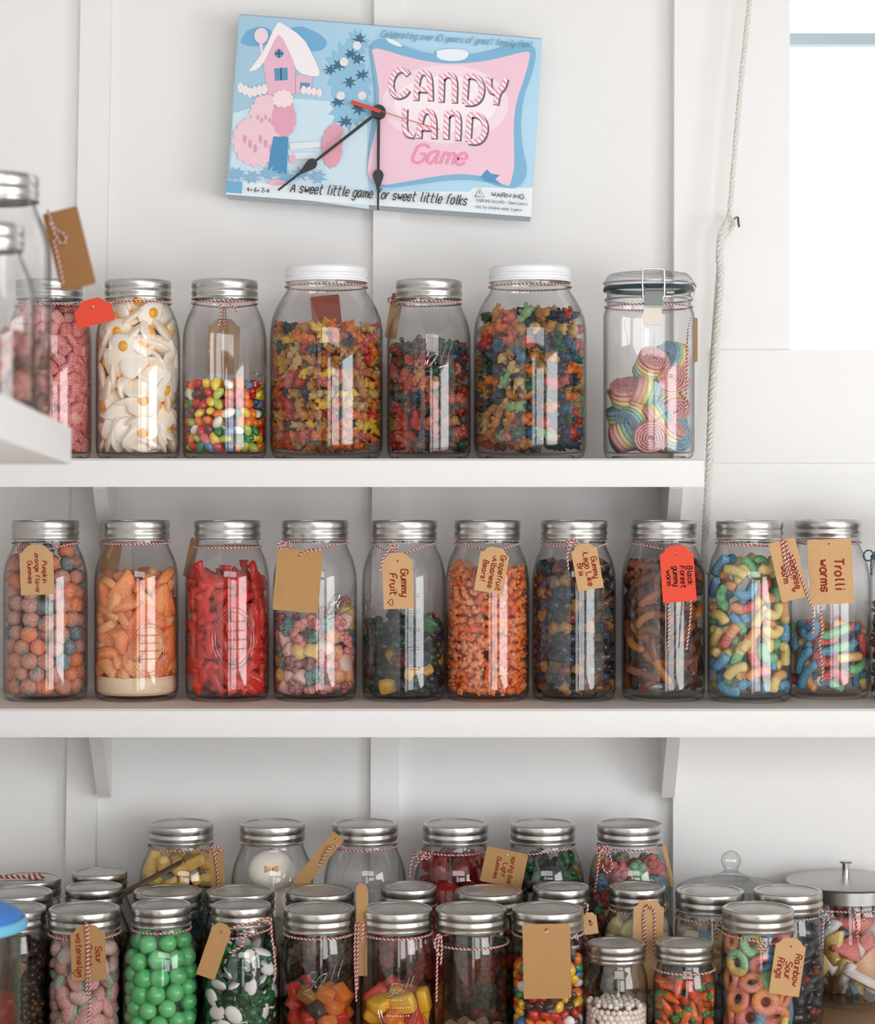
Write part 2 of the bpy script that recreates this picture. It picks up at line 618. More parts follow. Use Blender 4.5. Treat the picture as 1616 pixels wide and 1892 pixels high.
def smooth_path(P, step):
    P = [Vector(p) for p in P]
    out = []
    n = len(P)
    for i in range(n - 1):
        p0, p1, p2, p3 = P[max(i - 1, 0)], P[i], P[i + 1], P[min(i + 2, n - 1)]
        m = max(2, int((p2 - p1).length / step))
        for k in range(m):
            t = k / m
            out.append(0.5 * ((2 * p1) + (p2 - p0) * t + (2 * p0 - 5 * p1 + 4 * p2 - p3) * t * t + (3 * p1 - p0 - 3 * p2 + p3) * t ** 3))
    out.append(P[-1])
    return out


def twist(b, path, R, r, pitch, strands=2, mats=(0, 1), sides=5):
    """strands wound round a path"""
    n = len(path)
    L = [0.0]
    for i in range(1, n):
        L.append(L[-1] + (path[i] - path[i - 1]).length)
    fr = []
    prev = None
    for i in range(n):
        t = (path[min(i + 1, n - 1)] - path[max(i - 1, 0)])
        t = t.normalized() if t.length > 1e-9 else Vector((1, 0, 0))
        if prev is None:
            q = Vector((0, 0, 1)) if abs(t.z) < 0.9 else Vector((1, 0, 0))
            nn = (q - t * q.dot(t)).normalized()
        else:
            nn = prev - t * prev.dot(t)
            nn = nn.normalized() if nn.length > 1e-6 else prev
        prev = nn
        fr.append((nn, t.cross(nn)))
    for s in range(strands):
        pp = []
        for i in range(n):
            a = 2 * PI * (L[i] / pitch + s / strands)
            pp.append(path[i] + (fr[i][0] * math.cos(a) + fr[i][1] * math.sin(a)) * R)
        b.tube(pp, r, sides, mats[s % len(mats)])


b = MB()
twist(b, [p - hook for p in smooth_path(pts, 0.004)], 0.0021, 0.0024, 0.02, 3, (0,))
b.build('upper_length', ROPEM, rope)
low = [PW(1345, 410, yr), PW(1333, 432, yr), PW(1329, 470, yr), PW(1331, 520, yr), PW(1322, 640, yr), PW(1314, 760, yr), PW(1309, 880, yr - 0.01), PW(1303, 985, yr), PW(1300, 1060, yr)]
b = MB()
twist(b, [p - hook for p in smooth_path(low, 0.003)], 0.0030, 0.0031, 0.022, 3, (0,))
b.build('braided_length', ROPEM, rope)
low2 = [PW(1345, 410, yr), PW(1352, 425, yr), PW(1340, 440, yr), PW(1327, 480, yr + 0.004), PW(1316, 620, yr + 0.004), PW(1308, 760, yr + 0.006)]
b = MB()
b.tube([p - hook for p in smooth_path(low2, 0.006)], 0.0016, 6)
b.build('loose_strand', ROPEM, rope)
b = MB()
kp = [hook + Vector((0.006 * math.cos(a), -0.003 + 0.002 * math.sin(2 * a), 0.008 * math.sin(a))) for a in [i * 0.5 for i in range(26)]]
b.tube([p - hook for p in kp], 0.0024, 6)
b.build('knot', ROPEM, rope)
hk = empty('wall_hook', PW(1347, 420, WALLY), 'small brass hook that holds the knotted white rope', 'hook')
b = MB()
b.tube([(0, -0.021, 0.006), (0, -0.078, 0.006), (0, -0.092, 0.003), (0, -0.094, -0.004), (0.002, -0.088, -0.009)], 0.0017, 8)
b.build('shank', BRASS, hk)
MB().lathe([(0.0, 0.0), (0.006, 0.0), (0.006, 0.002), (0, 0.002)], 16).build('plate', BRASS, hk, (0, -0.022, 0.006)).rotation_euler = (PI / 2, 0, 0)

# ------------------------------------------------------------------ single-stroke lettering
GL = {
 'A': '00 26 40|12 32', 'B': '00 06 26 35 34 23 03|23 33.2 4 2 4 1 3 0 00', 'C': '45 36 16 05 01 10 30 41', 'D': '00 06 26 44 42 20 00', 'E': '46 06 00 40|03 33', 'F': '46 06 00|03 33',
 'G': '45 36 16 05 01 10 30 41 43 23', 'H': '00 06|40 46|03 43', 'I': '20 26', 'K': '00 06|46 03 40', 'L': '06 00 40', 'M': '00 06 23 46 40', 'N': '00 06 40 46', 'O': '10 01 05 16 36 45 41 30 10',
 'P': '00 06 36 45 44 33 03', 'R': '00 06 36 45 44 33 03|23 40', 'S': '45 36 16 05 04 13 33 42 41 30 10 01', 'T': '06 46|26 20', 'W': '06 10 24 30 46', 'Y': '06 23 46|23 20', 'Z': '06 46 00 40',
 'a': '34 14 03 01 10 20 33|34 31 40', 'b': '06 00|03 14 24 33 31 20 10 01', 'c': '33 24 14 03 01 10 20 31', 'd': '33 24 14 03 01 10 20 31|36 30', 'e': '02 32 33 24 14 03 01 10 20 31', 'f': '36 26 15 10|04 24',
 'g': '34 14 03 01 10 20 31|34 3- 2= 1= 0-', 'h': '06 00|03 14 24 33 30', 'i': '14 10|15.4 16', 'j': '24 2- 1= 0=', 'k': '06 00|34 02 30', 'l': '16 11 20', 'm': '00 04|03 14 23 20|23 34 43 40', 'n': '00 04|03 14 24 33 30',
 'o': '10 01 03 14 24 33 31 20 10', 'p': '04 0=|03 14 24 33 31 20 10 01', 'r': '00 04|02 14 24', 's': '33 24 14 03 02.5 12 22 31 20 10 01', 't': '16 11 20 30|04 34', 'u': '04 01 10 20 31|34 30', 'v': '04 10 34', 'w': '04 10 23 30 44',
 'x': '04 30|34 00', 'y': '04 01 10 20 31|34 3- 2= 1=', '!': '16 12|10.5 10', '.': '10 10.6', ':': '13 13.5|10 10.5', '4': '30 36 01.5 41.5', '6': '36 15 02 01 10 20 31 32 23 13 02', '5': '36 06 04 24 33 31 20 00', '3': '05 16 26 35 34 23 13|23 32 31 20 10 01',
 '2': '05 16 26 35 34 00 30', '+': '23 20.5|0.8 1.8 3.2 1.8', '-': '02 32', '8': '13 04 05 16 26 35 34 23 13 02 01 10 20 31 32 23',
 '*': '20 02.2 03.2 14.3 23.4 34.3 43.2 42.2 20',
}


def _pt(tok):
    a = tok[0]
    y = tok[1:]
    y = {'-': -1.0, '=': -2.0}.get(y, None) if y in '-=' else float(y)
    return float(a), y


def glyph(ch):
    st = GL.get(ch) or GL.get(ch.lower()) or ''
    if ch == '+':
        return [[(2, 3.2), (2, 0.6)], [(0.7, 1.9), (3.3, 1.9)]]
    if ch == 'B':
        return [[(0, 0), (0, 6), (2, 6), (3, 5.2), (3, 4), (2, 3.2), (0, 3.1)], [(2, 3.2), (3.4, 2.4), (3.4, 1), (2.4, 0), (0, 0)]]
    out = []
    for s in st.split('|'):
        if s:
            out.append([_pt(t) for t in s.split()])
    return out


def text_strokes(txt, size, slant=0.0, gap=1.3):
    """polylines (x, y) of a line of writing, cap height = size; returns strokes, length"""
    k = size / 6.0
    x = 0.0
    out = []
    for ch in txt:
        if ch == ' ':
            x += 3.0
            continue
        g = glyph(ch)
        if not g:
            x += 2
            continue
        w = max(p[0] for s in g for p in s)
        for s in g:
            out.append([((x + px + slant * py) * k, py * k) for px, py in s])
        x += w + gap
    return out, x * k


def soften(P, n=2):
    """corner-cutting of a 2d polyline"""
    for _ in range(n):
        if len(P) < 3:
            return P
        Q = [P[0]]
        for i in range(len(P) - 1):
            a, b_ = P[i], P[i + 1]
            Q.append((a[0] * .75 + b_[0] * .25, a[1] * .75 + b_[1] * .25))
            Q.append((a[0] * .25 + b_[0] * .75, a[1] * .25 + b_[1] * .75))
        Q.append(P[-1])
        P = Q
    return P


# ------------------------------------------------------------------ jars
PROF = {
 # kind: outer profile (r, z) from base to rim, neck radius, twine height, lid radius, lid base z, total height, wall
 'half_gallon': dict(p=[(0, .005), (.044, .004), (.047, 0), (.0515, 0), (.0555, .003), (.0578, .009), (.0585, .018), (.0585, .160), (.0579, .172), (.0563, .182), (.0540, .191), (.0510, .199), (.0477, .206), (.0451, .212), (.0437, .217), (.0432, .221), (.0442, .2235), (.0432, .226), (.0425, .244)], lid=.0462, zl=.2215, h=.248, neck=.0445, zn=.2165),
 'quart_wide': dict(p=[(0, .005), (.036, .004), (.039, 0), (.042, 0), (.0455, .003), (.0472, .009), (.0477, .016), (.0477, .118), (.0472, .132), (.0455, .141), (.0442, .147), (.0438, .152), (.0445, .1545), (.0437, .157), (.0425, .176)], lid=.0465, zl=.1525, h=.179, neck=.0447, zn=.1475),
 'quart': dict(p=[(0, .005), (.038, .004), (.041, 0), (.044, 0), (.0475, .003), (.0492, .009), (.05, .018), (.05, .105), (.0492, .116), (.0465, .128), (.0425, .138), (.0388, .147), (.0362, .153), (.0355, .157), (.0362, .1595), (.0352, .162), (.0342, .181)], lid=.0385, zl=.158, h=.184, neck=.0365, zn=.1530),
 'pint': dict(p=[(0, .005), (.03, .004), (.033, 0), (.036, 0), (.0395, .003), (.0412, .009), (.0415, .016), (.0415, .078), (.0410, .087), (.0388, .097), (.0368, .103), (.0352, .108), (.0348, .112), (.0355, .1145), (.0347, .117), (.0338, .132)], lid=.0378, zl=.1125, h=.135, neck=.036, zn=.106),
 'gallon': dict(p=[(0, .006), (.060, .005), (.064, 0), (.069, 0), (.0745, .004), (.0775, .012), (.0788, .022), (.0788, .168), (.0782, .181), (.0758, .195), (.0710, .208), (.0650, .219), (.0600, .227), (.0565, .232), (.0553, .236), (.0553, .242), (.0562, .245), (.0548, .248), (.0538, .262)], lid=.0578, zl=.2455, h=.267, neck=.0565, zn=.2395),
 'clip_top': dict(p=[(0, .005), (.050, .004), (.054, 0), (.057, 0), (.0605, .003), (.0625, .010), (.0632, .018), (.0632, .196), (.0625, .203), (.060, .209), (.0585, .212), (.0585, .2185), (.0605, .220), (.0605, .224), (.0585, .2255), (.0585, .231), (.0600, .233)], lid=.061, zl=.2395, h=.258, neck=.0600, zn=.2115),
 'wide_drum': dict(p=[(0, .006), (.062, .005), (.066, 0), (.070, 0), (.0735, .004), (.0752, .012), (.0755, .02), (.0755, .128), (.0748, .134), (.0735, .138), (.0735, .146)], lid=.0800, zl=.142, h=.17, neck=.0745, zn=.136),
 'knob_drum': dict(p=[(0, .006), (.058, .005), (.062, 0), (.066, 0), (.0695, .004), (.0712, .012), (.0715, .02), (.0715, .130), (.0705, .136), (.068, .140), (.068, .148)], lid=.0775, zl=.149, h=.2, neck=.0700, zn=.138),
}
WALLT = 0.0015
BODY = {}


def rin(kind):
    """inner radius as a function of height"""
    P = [(r, z) for r, z in PROF[kind]['p'] if z > 0.0055 or r > 0.03]
    zs = np.array([z for r, z in P]); rs = np.array([r for r, z in P]) - WALLT
    o = np.argsort(zs, kind='stable')
    zs, rs = zs[o], rs[o]
    return lambda z: np.interp(z, zs, rs)


def body_mesh(kind):
    if kind in BODY:
        return BODY[kind]
    P = PROF[kind]['p']
    outer = list(P)
    top = P[-1]
    inner = []
    for r, z in P[::-1]:
        if z < 0.007:
            continue
        inner.append((r - WALLT, z))
    floor = [(inner[-1][0] * 0.93, 0.0078), (inner[-1][0] * 0.8, 0.0068), (0.0, 0.0068)]
    prof = outer + [(top[0] - 0.0004, top[1] + 0.0008), (top[0] - WALLT + 0.0004, top[1] + 0.0008)] + inner + floor
    b = MB().lathe(prof, 56, 0, square=0.55 if kind == 'clip_top' else 0.0)
    BODY[kind] = b.mesh('glass_body', GLASS, 50)
    return BODY[kind]


def mason_band(kind):
    k = ('band', kind)
    if k in BODY:
        return BODY[k]
    d = PROF[kind]
    r, z0, z1 = d['lid'], d['zl'], d['h']
    h = z1 - z0
    p = [(r - .0022, z0 + .0006), (r + .0004, z0), (r + .0006, z0 + .0012), (r - .0006, z0 + h * .10), (r - .0008, z0 + h * .2), (r + .0003, z0 + h * .30), (r + .0004, z0 + h * .40),
         (r - .0010, z0 + h * .52), (r - .0009, z0 + h * .56), (r + .0001, z0 + h * .64), (r + .0001, z0 + h * .86), (r - .0006, z1 - .0008), (r - .0020, z1), (r - .0052, z1 - .0001), (r - .0060, z1 - .0006), (r - .0060, z1 - .0020), (r - .0045, z1 - .0024)]
    b = MB().lathe(p, 64, 0)
    BODY[k] = b.mesh('lid_band', STEEL, 30)
    return BODY[k]


def mason_disc(kind):
    k = ('disc', kind)
    if k in BODY:
        return BODY[k]
    d = PROF[kind]
    r, z1 = d['lid'] - .0052, d['h'] - .0018
    p = [(r, z1), (r - .0016, z1 + .0005), (r - .004, z1 + .0004), (r - .006, z1 - .0006), (r - .009, z1 - .0006), (r - .0105, z1 + .0001), (0.0, z1 + .0003)]
    b = MB().lathe(p + [(0, z1 - .0014), (r, z1 - .0014)], 56, 0)
    BODY[k] = b.mesh('lid_disc', STEEL2, 30)
    return BODY[k]


def plastic_lid(root, kind):
    d = PROF[kind]
    r, z0, z1 = d['lid'], d['zl'], d['h']
    p = [(r - .002, z0), (r, z0), (r, z0 + .0025), (r - .0012, z0 + .0035), (r - .0012, z0 + .0065), (r, z0 + .0075), (r, z0 + .0105), (r - .001, z0 + .0115), (r - .001, z0 + .0145), (r - .0005, z1 - .003), (r - .003, z1), (r - .01, z1 + .0004), (0, z1 + .0004)]
    MB().lathe(p + [(0, z1 - .002), (r - .003, z1 - .003)], 64).build('lid', WLID, root, sharp=40)


JARS = {}


def jar(key, kind, px, y, z, label, group=None, lid='mason', rot=0.0, scale=1.0, cat='jar'):
    x = XW(px, y)
    root = empty('candy_jar', (x, y, z), label, cat, group)
    root.rotation_euler = (0, 0, rot)
    root.scale = (scale,) * 3
    link('glass_body', body_mesh(kind), root)
    if lid == 'mason':
        link('lid_band', mason_band(kind), root)
        link('lid_disc', mason_disc(kind), root)
    elif lid == 'plastic':
        plastic_lid(root, kind)
    JARS[key] = dict(root=root, kind=kind, x=x, y=y, z=z, rin=rin(kind), d=PROF[kind], s=scale)
    return root


ZT, ZM, ZCn = Z_T + 0.0003, Z_M + 0.0003, Z_C + 0.0003
# top shelf
jar('T1', 'half_gallon', 91, 0.0, ZT, 'silver-lidded jar of pink sour candies half hidden behind the side shelf')
jar('T2', 'half_gallon', 255, 0.0, ZT, 'silver-lidded jar packed with white and orange fried egg gummies')
jar('T3', 'half_gallon', 415, 0.0, ZT, 'silver-lidded jar less than half full of shiny jelly beans')
jar('T4', 'gallon', 603, 0.002, ZT, 'wide white-lidded gummy bear jar standing beside the jelly bean jar', lid='plastic')
jar('T5', 'half_gallon', 792, 0.0, ZT, 'silver-lidded gummy bear jar between two wide white-lidded jars')
jar('T6', 'gallon', 979, 0.002, ZT, 'wide white-lidded gummy bear jar standing beside the clip-top jar', lid='plastic')
jar('T7', 'clip_top', 1198, 0.002, ZT, 'clip-top glass jar with wire clasp holding rainbow belt rolls', lid=None)
# middle shelf
jar('M1', 'half_gallon', 84, 0.0, ZM, 'jar full of sugared pumpkin gummies with a kraft tag in front')
jar('M2', 'half_gallon', 252, 0.0, ZM, 'jar of pale orange slices with loose sugar at its bottom')
jar('M3', 'half_gallon', 420, 0.0, ZM, 'jar of bright red fish gummies next to the orange slices')
jar('M4', 'half_gallon', 582, 0.0, ZM, 'jar half full of mixed sugared gummies behind a blank kraft tag')
jar('M5', 'half_gallon', 746, 0.0, ZM, 'jar half full of dark green, blue and yellow gummy fruit')
jar('M6', 'half_gallon', 900, 0.0, ZM, 'jar packed with small grapefruit orange gummy bears')
jar('M7', 'half_gallon', 1060, 0.0, ZM, 'jar filled with dark blue and brown gummy bricks')
jar('M8', 'half_gallon', 1225, 0.0, ZM, 'jar of brown gummy worms with a red tag on its front')
jar('M9', 'half_gallon', 1384, -0.014, ZM, 'jar filled with pastel blue, green and yellow sour worms')
jar('M10', 'half_gallon', 1529, 0.032, ZM, 'jar less than half full of bright sour worms behind a big kraft tag')
jar('M11', 'half_gallon', 1684, 0.0, ZM, 'last jar on the lower shelf, its side just showing by a dark bow')
# counter, back row by the wall
yb = 0.045
jar('B1', 'half_gallon', 334, yb, ZCn, 'counter jar of yellow and blue candy blocks by the wall')
jar('B2', 'half_gallon', 503, yb, ZCn, 'counter jar by the wall with big white gummies, one bearing an orange bow')
jar('B3', 'half_gallon', 674, yb, ZCn, 'empty clear counter jar by the wall with dark twine under its lid')
jar('B4', 'half_gallon', 841, yb, ZCn, 'counter jar by the wall full of large red gummies')
jar('B5', 'half_gallon', 1003, yb, ZCn, 'counter jar by the wall filled with dark green and gold gummies')
jar('B6', 'half_gallon', 1163, yb, ZCn, 'counter jar by the wall with red, blue and green sour candies')
# counter, small jars at the back corner
jar('C1', 'quart', 184, 0.02, ZCn, 'narrow-lidded jar against the wall behind the pink melon candy jar')
jar('C2', 'quart', 174, -0.085, ZCn - 0.0, 'narrow-lidded jar just behind the pink melon candy jar')
jar('C3', 'quart_wide', 51, 0.0, ZCn, 'wide-lidded jar with a striped twine bow lying on its lid')
jar('C4', 'quart_wide', 33, -0.099, ZCn, 'plain wide-lidded jar between the bow-topped jar and the brown candy jar')
# counter, middle row
ym = -0.088
jar('D1', 'quart_wide', 310, ym, ZCn, 'dull-lidded jar behind the green gumball jar')
jar('D2', 'quart_wide', 444, ym, ZCn, 'wide-lidded jar right behind the green and white frog jar')
jar('D3', 'quart_wide', 591, ym, ZCn, 'wide-lidded jar behind the jar beside a narrow hanging tag')
jar('D4', 'quart', 755, ym + 0.005, ZCn, 'narrow-lidded jar in front of the red gummy jar')
jar('D5', 'quart_wide', 903, ym, ZCn, 'wide-lidded jar behind the clear twine-tied jar')
jar('D6', 'quart', 1036, ym + 0.004, ZCn, 'narrow-lidded jar in front of the dark green gummy jar')
jar('D7', 'quart', 1177, ym + 0.006, ZCn, 'narrow-lidded jar of white gummies with a looped twine tag')
jar('D8', 'quart_wide', 1311, ym, ZCn, 'wide-lidded jar of pale blue and yellow candies below the glass knob lid')
jar('D9', 'quart_wide', 1455, ym, ZCn, 'jar of black licorice pieces tied with blue twine')
# counter, front row
yf = -0.205
jar('F0', 'quart_wide', 19, yf, ZCn, 'jar of dark brown candies partly behind the blue tub lid')
jar('F1', 'quart_wide', 156, yf, ZCn, 'jar of pink and green sour melon candies with hanging twine tag')
jar('F2', 'quart', 298, yf, ZCn, 'jar full of round green gumballs')
jar('F3', 'quart', 446, yf, ZCn, 'jar of green and white gummy frogs')
jar('F4', 'quart_wide', 590, yf, ZCn, 'jar with orange and red candies low inside and raised script on the glass')
jar('F5', 'quart_wide', 733, yf, ZCn, 'jar of yellow and red wrapped candies with a raised oval crest')
jar('F6', 'quart_wide', 870, yf, ZCn, 'clear nearly empty jar with twine drooping round its neck')
jar('F7', 'quart_wide', 1012, yf, ZCn, 'jar of coloured chocolate lentils behind a large blank tag')
jar('F8', 'pint', 1138, yf - 0.005, ZCn, 'short jar of tiny white candy pearls')
jar('F9', 'pint', 1264, yf - 0.005, ZCn, 'short jar of orange candy carrots with green tops')
jar('F10', 'quart_wide', 1400, yf, ZCn, 'jar of two-coloured sour rings with a written kraft tag')
jar('R1', 'knob_drum', 1350, 0.062, ZCn, 'round glass jar with a flat glass lid and ball knob', lid=None)
jar('R2', 'wide_drum', 1562, 0.050, ZCn, 'wide glass jar with a brushed steel lid full of sugared wedges', lid=None)
# near jars on the side shelf
yn1, yn2 = 2.20 - DIST - 0.01, 2.03 - DIST
jar('N1', 'half_gallon', -13, yn1, near_top(yn1) + 0.004, 'tall blurred jar standing at the end of the side shelf', scale=1.01)
jar('N2', 'quart', -28, yn2, near_top(yn2) + 0.003, 'short blurred jar standing before the tall one on the side shelf', scale=0.955)

# clip-top fittings
J = JARS['T7']; rt = J['root']
b = MB()
b.lathe([(0, .2395), (.0605, .2395), (.0622, .2415), (.0622, .247), (.0600, .251), (.0575, .2545), (.054, .2575), (.048, .2585), (.04, .2565), (0, .2560)], 64)
b.build('glass_lid', GLASST, rt, sharp=50)
MB().lathe([(.0570, .2335), (.0625, .2330), (.0635, .2355), (.0625, .2392), (.0570, .2392)], 64, closed=True).build('gasket', RUBBER, rt)
b = MB()
ring = [(.0612 * math.cos(a), .0612 * math.sin(a), .2217) for a in [2 * PI * i / 48 for i in range(48)]]
b.tube(ring, .0013, 6, closed=True)
ring = [(.0632 * math.cos(a), .0632 * math.sin(a), .2450 + .0012 * math.sin(a)) for a in [2 * PI * i / 48 for i in range(48)]]
b.tube(ring, .0013, 6, closed=True)
b.tube([(.0632, 0, .245), (.067, 0.004, .240), (.0632, 0.004, .2217)], .0013, 6)
b.build('wire_bail', BRUSHED, rt)
b = MB()
for sx in (-1, 1):
    b.tube([(sx * .0145, -.0655, .2575), (sx * .0150, -.0668, .240), (sx * .0145, -.0670, .222), (sx * .012, -.0668, .2165)], .0013, 6)
b.tube([(-.0145, -.0655, .2575), (-.009, -.0655, .2590), (.009, -.0655, .2590), (.0145, -.0655, .2575)], .0013, 6)
b.tube([(-.012, -.0690, .2335), (-.012, -.071, .229), (.012, -.071, .229), (.012, -.0690, .2335)], .0012, 6)
b.build('clasp_wire', BRUSHED, rt)
b = MB()
b.box((-.0125, -.0705, .2085), (.0125, -.0685, .2285))
b.box((-.0125, -.0715, .2265), (.0125, -.0675, .2290))
b.build('clasp_lever', pbr('grey_clasp_plate', (120, 124, 124), 0.5, 0.4), rt)
b = MB()
b.box((-.0135, -.0655, .183), (.0115, -.0642, .2055))
o = b.build('paper_sticker', pbr('cream_sticker', (226, 214, 200), 0.7), rt)
# drum lids
J = JARS['R1']; rt = J['root']
b = MB()
b.lathe([(0, .149), (.076, .149), (.0775, .1505), (.0765, .1535), (.068, .158), (.045, .1625), (.029, .1645), (.0265, .1665), (.0275, .1685), (.0240, .1705), (.014, .1735), (.0098, .1775)], 64)
b.build('glass_lid', GLASST, rt, sharp=60)
b = MB()
b.lathe([(.0098, .1775)] + [(.0142 * math.sin(t), .1915 - .0142 * math.cos(t)) for t in [0.76 + i * (PI - 0.76) / 14 for i in range(15)]], 40)
b.build('ball_knob', GLASST, rt, sharp=60)
J = JARS['R2']; rt = J['root']
b = MB()
b.lathe([(.0760, .144), (.0760, .1625), (.0765, .1632), (.0835, .1632), (.0845, .1645), (.0830, .1660), (.070, .1690), (.045, .1720), (.012, .1735), (0, .1735)], 72)
b.lathe([(.0760, .144), (.0748, .144), (.0748, .161)], 72)
b.build('steel_lid', BRUSHED, rt, sharp=30)
b = MB().lathe([(.0055, .1735), (.0055, .1900), (.0085, .1905), (.0090, .1925), (.0085, .1935), (0, .1938)], 32)
b.build('steel_knob', pbr('polished_steel', (205, 205, 205), 0.12, 1.0), rt, sharp=30)


# raised script and level marks on the glass
def emboss(key, txt, size, zc, ang, r_line=0.0007, rule=True):
    J = JARS[key]
    R = J['d']['p'][8][0] if J['kind'] != 'clip_top' else .0632
    R = max(r for r, z in J['d']['p']) + 0.0001
    st, L = text_strokes(txt, size, 0.45, 0.6)
    b = MB()
    for s in st:
        P = []
        for x, y_ in soften(s):
            u = x - L / 2
            yy = y_ + u * 0.32
            a = ang + u / R
            P.append((R * math.sin(a), -R * math.cos(a), zc + yy))
        b.tube(P, r_line, 5)
    if rule:
        P = []
        for i in range(12):
            u = -L * 0.42 + L * 0.85 * i / 11
            a = ang + u / R
            P.append((R * math.sin(a), -R * math.cos(a), zc - size * .28 + u * 0.32))
        b.tube(P, r_line * 0.9, 5)
    b.build('raised_script', EMB, J['root'])


def marks(key, zs, ang, w=0.008):
    J = JARS[key]
    R = max(r for r, z in J['d']['p']) + 0.0001
    for z in zs:
        a0, a1 = ang - w / R, ang + w / R
        P = [(R * math.sin(a), -R * math.cos(a), zz) for a, zz in ((a0, z), (a1, z), (a1, z + .0035), (a0, z + .0035))]
        MB().tube(P, 0.0005, 5, closed=True).build('measuring_mark', EMB, J['root'])


emboss('M4', 'Ball', .024, .128, 0.78)
emboss('M5', 'Ball', .024, .126, -0.92)
emboss('F4', 'Ball', .022, .088, 0.12)
emboss('T5', 'Ball', .022, .128, 0.10)
emboss('T3', 'Ball', .022, .100, 1.05)
emboss('F5', 'Ball', .014, .080, 0.1)
marks('M5', [.045, .072, .098, .122, .145], 0.25)
marks('M7', [.060, .086, .112, .138], 0.55)
marks('M8', [.060, .086, .112], 0.62)


def oval(key, zc, ang, w, h):
    J = JARS[key]
    R = max(r for r, z in J['d']['p']) + 0.0001
    b = MB()
    for k in (1.0, 0.86):
        P = []
        for i in range(40):
            t = 2 * PI * i / 40
            a = ang + k * w * math.cos(t) / R
            P.append((R * math.sin(a), -R * math.cos(a), zc + k * h * math.sin(t)))
        b.tube(P, 0.0004, 5, closed=True)
    for i in range(9):
        a = ang + (-w * .5 + w * i / 8) / R
        for q in range(4):
            zz = zc - h * .35 + q * h * .3
            b.sph((R * math.sin(a), -R * math.cos(a), zz), 0.0012, 6, 4)
    b.build('raised_crest', EMB, J['root'])


oval('M3', .088, 0.25, .030, .042)
oval('F5', .062, 0.05, .027, .034)
oval('M2', .072, 0.45, .026, .036)

#%%STAGE3
# ------------------------------------------------------------------ candies
class Candy:
    """parts: list of (part name or None, MB, [material slots]); the first is the body"""
    def __init__(self, parts):
        self.parts = parts
        self.V = np.array([p for _, b, _ in parts for p in b.v])


def ell(rx, ry, rz, seg=10, rings=7):
    return MB().sph((0, 0, 0), (rx, ry, rz), seg, rings)


def deform(b, fn):
    b.v = [tuple(fn(*p)) for p in b.v]
    return b


def c_bean(m, L=.0205, w=.0128):
    b = ell(L / 2, w / 2, w / 2 * .92, 10, 8)
    return Candy([(None, deform(b, lambda x, y, z: (x, y + 9 * x * x - .0004, z)), [m])])


def c_bear(m, s=.025):
    b = MB()
    k = s / .025
    b.sph((0, 0, 0), (.0056 * k, .0048 * k, .0078 * k), 9, 7)
    b.sph((0, -.0006 * k, .0093 * k), (.0048 * k, .0044 * k, .0046 * k), 9, 6)
    for sx in (-1, 1):
        b.sph((sx * .0036 * k, 0, .0132 * k), .0019 * k, 6, 5)
        b.sph((sx * .0046 * k, -.0040 * k, .0030 * k), (.0021 * k, .0030 * k, .0022 * k), 7, 5)
        b.sph((sx * .0040 * k, -.0042 * k, -.0062 * k), (.0026 * k, .0036 * k, .0028 * k), 7, 5)
    b.sph((0, -.0046 * k, .0086 * k), (.0018 * k, .0016 * k, .0014 * k), 6, 4)
    return Candy([(None, b, [m])])


def c_egg(white, yolk, s=1.0, rng=random):
    b = MB()
    ph = rng.random() * 6
    b.sph((0, 0, 0), (.0245 * s, .0205 * s, .0066 * s), 16, 8)

    def f(x, y, z):
        a = math.atan2(y, x)
        q = 1 + .07 * math.sin(3 * a + ph) + .04 * math.sin(5 * a + 2 * ph)
        return x * q, y * q, z * .8 if z < 0 else z
    deform(b, f)
    y = MB().sph((.002 * s, .001 * s, .0046 * s), (.0088 * s, .0088 * s, .0048 * s), 12, 6)
    return Candy([(None, b, [white]), ('yolk', y, [yolk])])


def c_block(m, x, y, z, rnd=.35, dome=False):
    """rounded block"""
    b = MB().sph((0, 0, 0), 1.0, 12, 9)

    def f(px, py, pz):
        e = rnd
        g = lambda t: math.copysign(abs(t) ** e, t)
        return g(px) * x / 2, g(py) * y / 2, g(pz) * z / 2
    deform(b, f)
    # squareness correction keeps the outline inside x, y, z
    return Candy([(None, b, [m])])


def c_pumpkin(m, stem, r=.0128):
    b = MB().sph((0, 0, 0), (r, r, r * .86), 20, 8)

    def f(x, y, z):
        a = math.atan2(y, x)
        q = 1 - .07 * abs(math.sin(3.5 * a))
        return x * q, y * q, z - (.12 * r if abs(z) > .8 * r else 0) * (1 if z > 0 else -1)
    deform(b, f)
    st_ = MB().sph((0, 0, r * .72), (r * .42, r * .42, r * .26), 10, 6)
    return Candy([(None, b, [m]), ('stem', st_, [stem])])


def c_slice(m, R=.024, t=.012):
    b = MB()
    n = 12
    prof = [(0.0, -t / 2), (0, t / 2)]
    P = []
    for i in range(n + 1):
        a = PI * i / n
        P.append((R * math.cos(a), R * math.sin(a)))
    V, F = [], []
    for k, (sc, dz) in enumerate(((.9, -.5), (1.0, -.28), (1.0, .28), (.9, .5))):
        for x, y in P:
            V.append((x * sc, (y - R * .42) * sc, dz * t))
    m_ = n + 1
    for k in range(3):
        for i in range(m_):
            j = (i + 1) % m_
            F.append((k * m_ + i, k * m_ + j, (k + 1) * m_ + j, (k + 1) * m_ + i))
    F.append(tuple(range(m_))[::-1]); F.append(tuple(range(3 * m_, 4 * m_)))
    b.add(V, F)
    return Candy([(None, b, [m])])


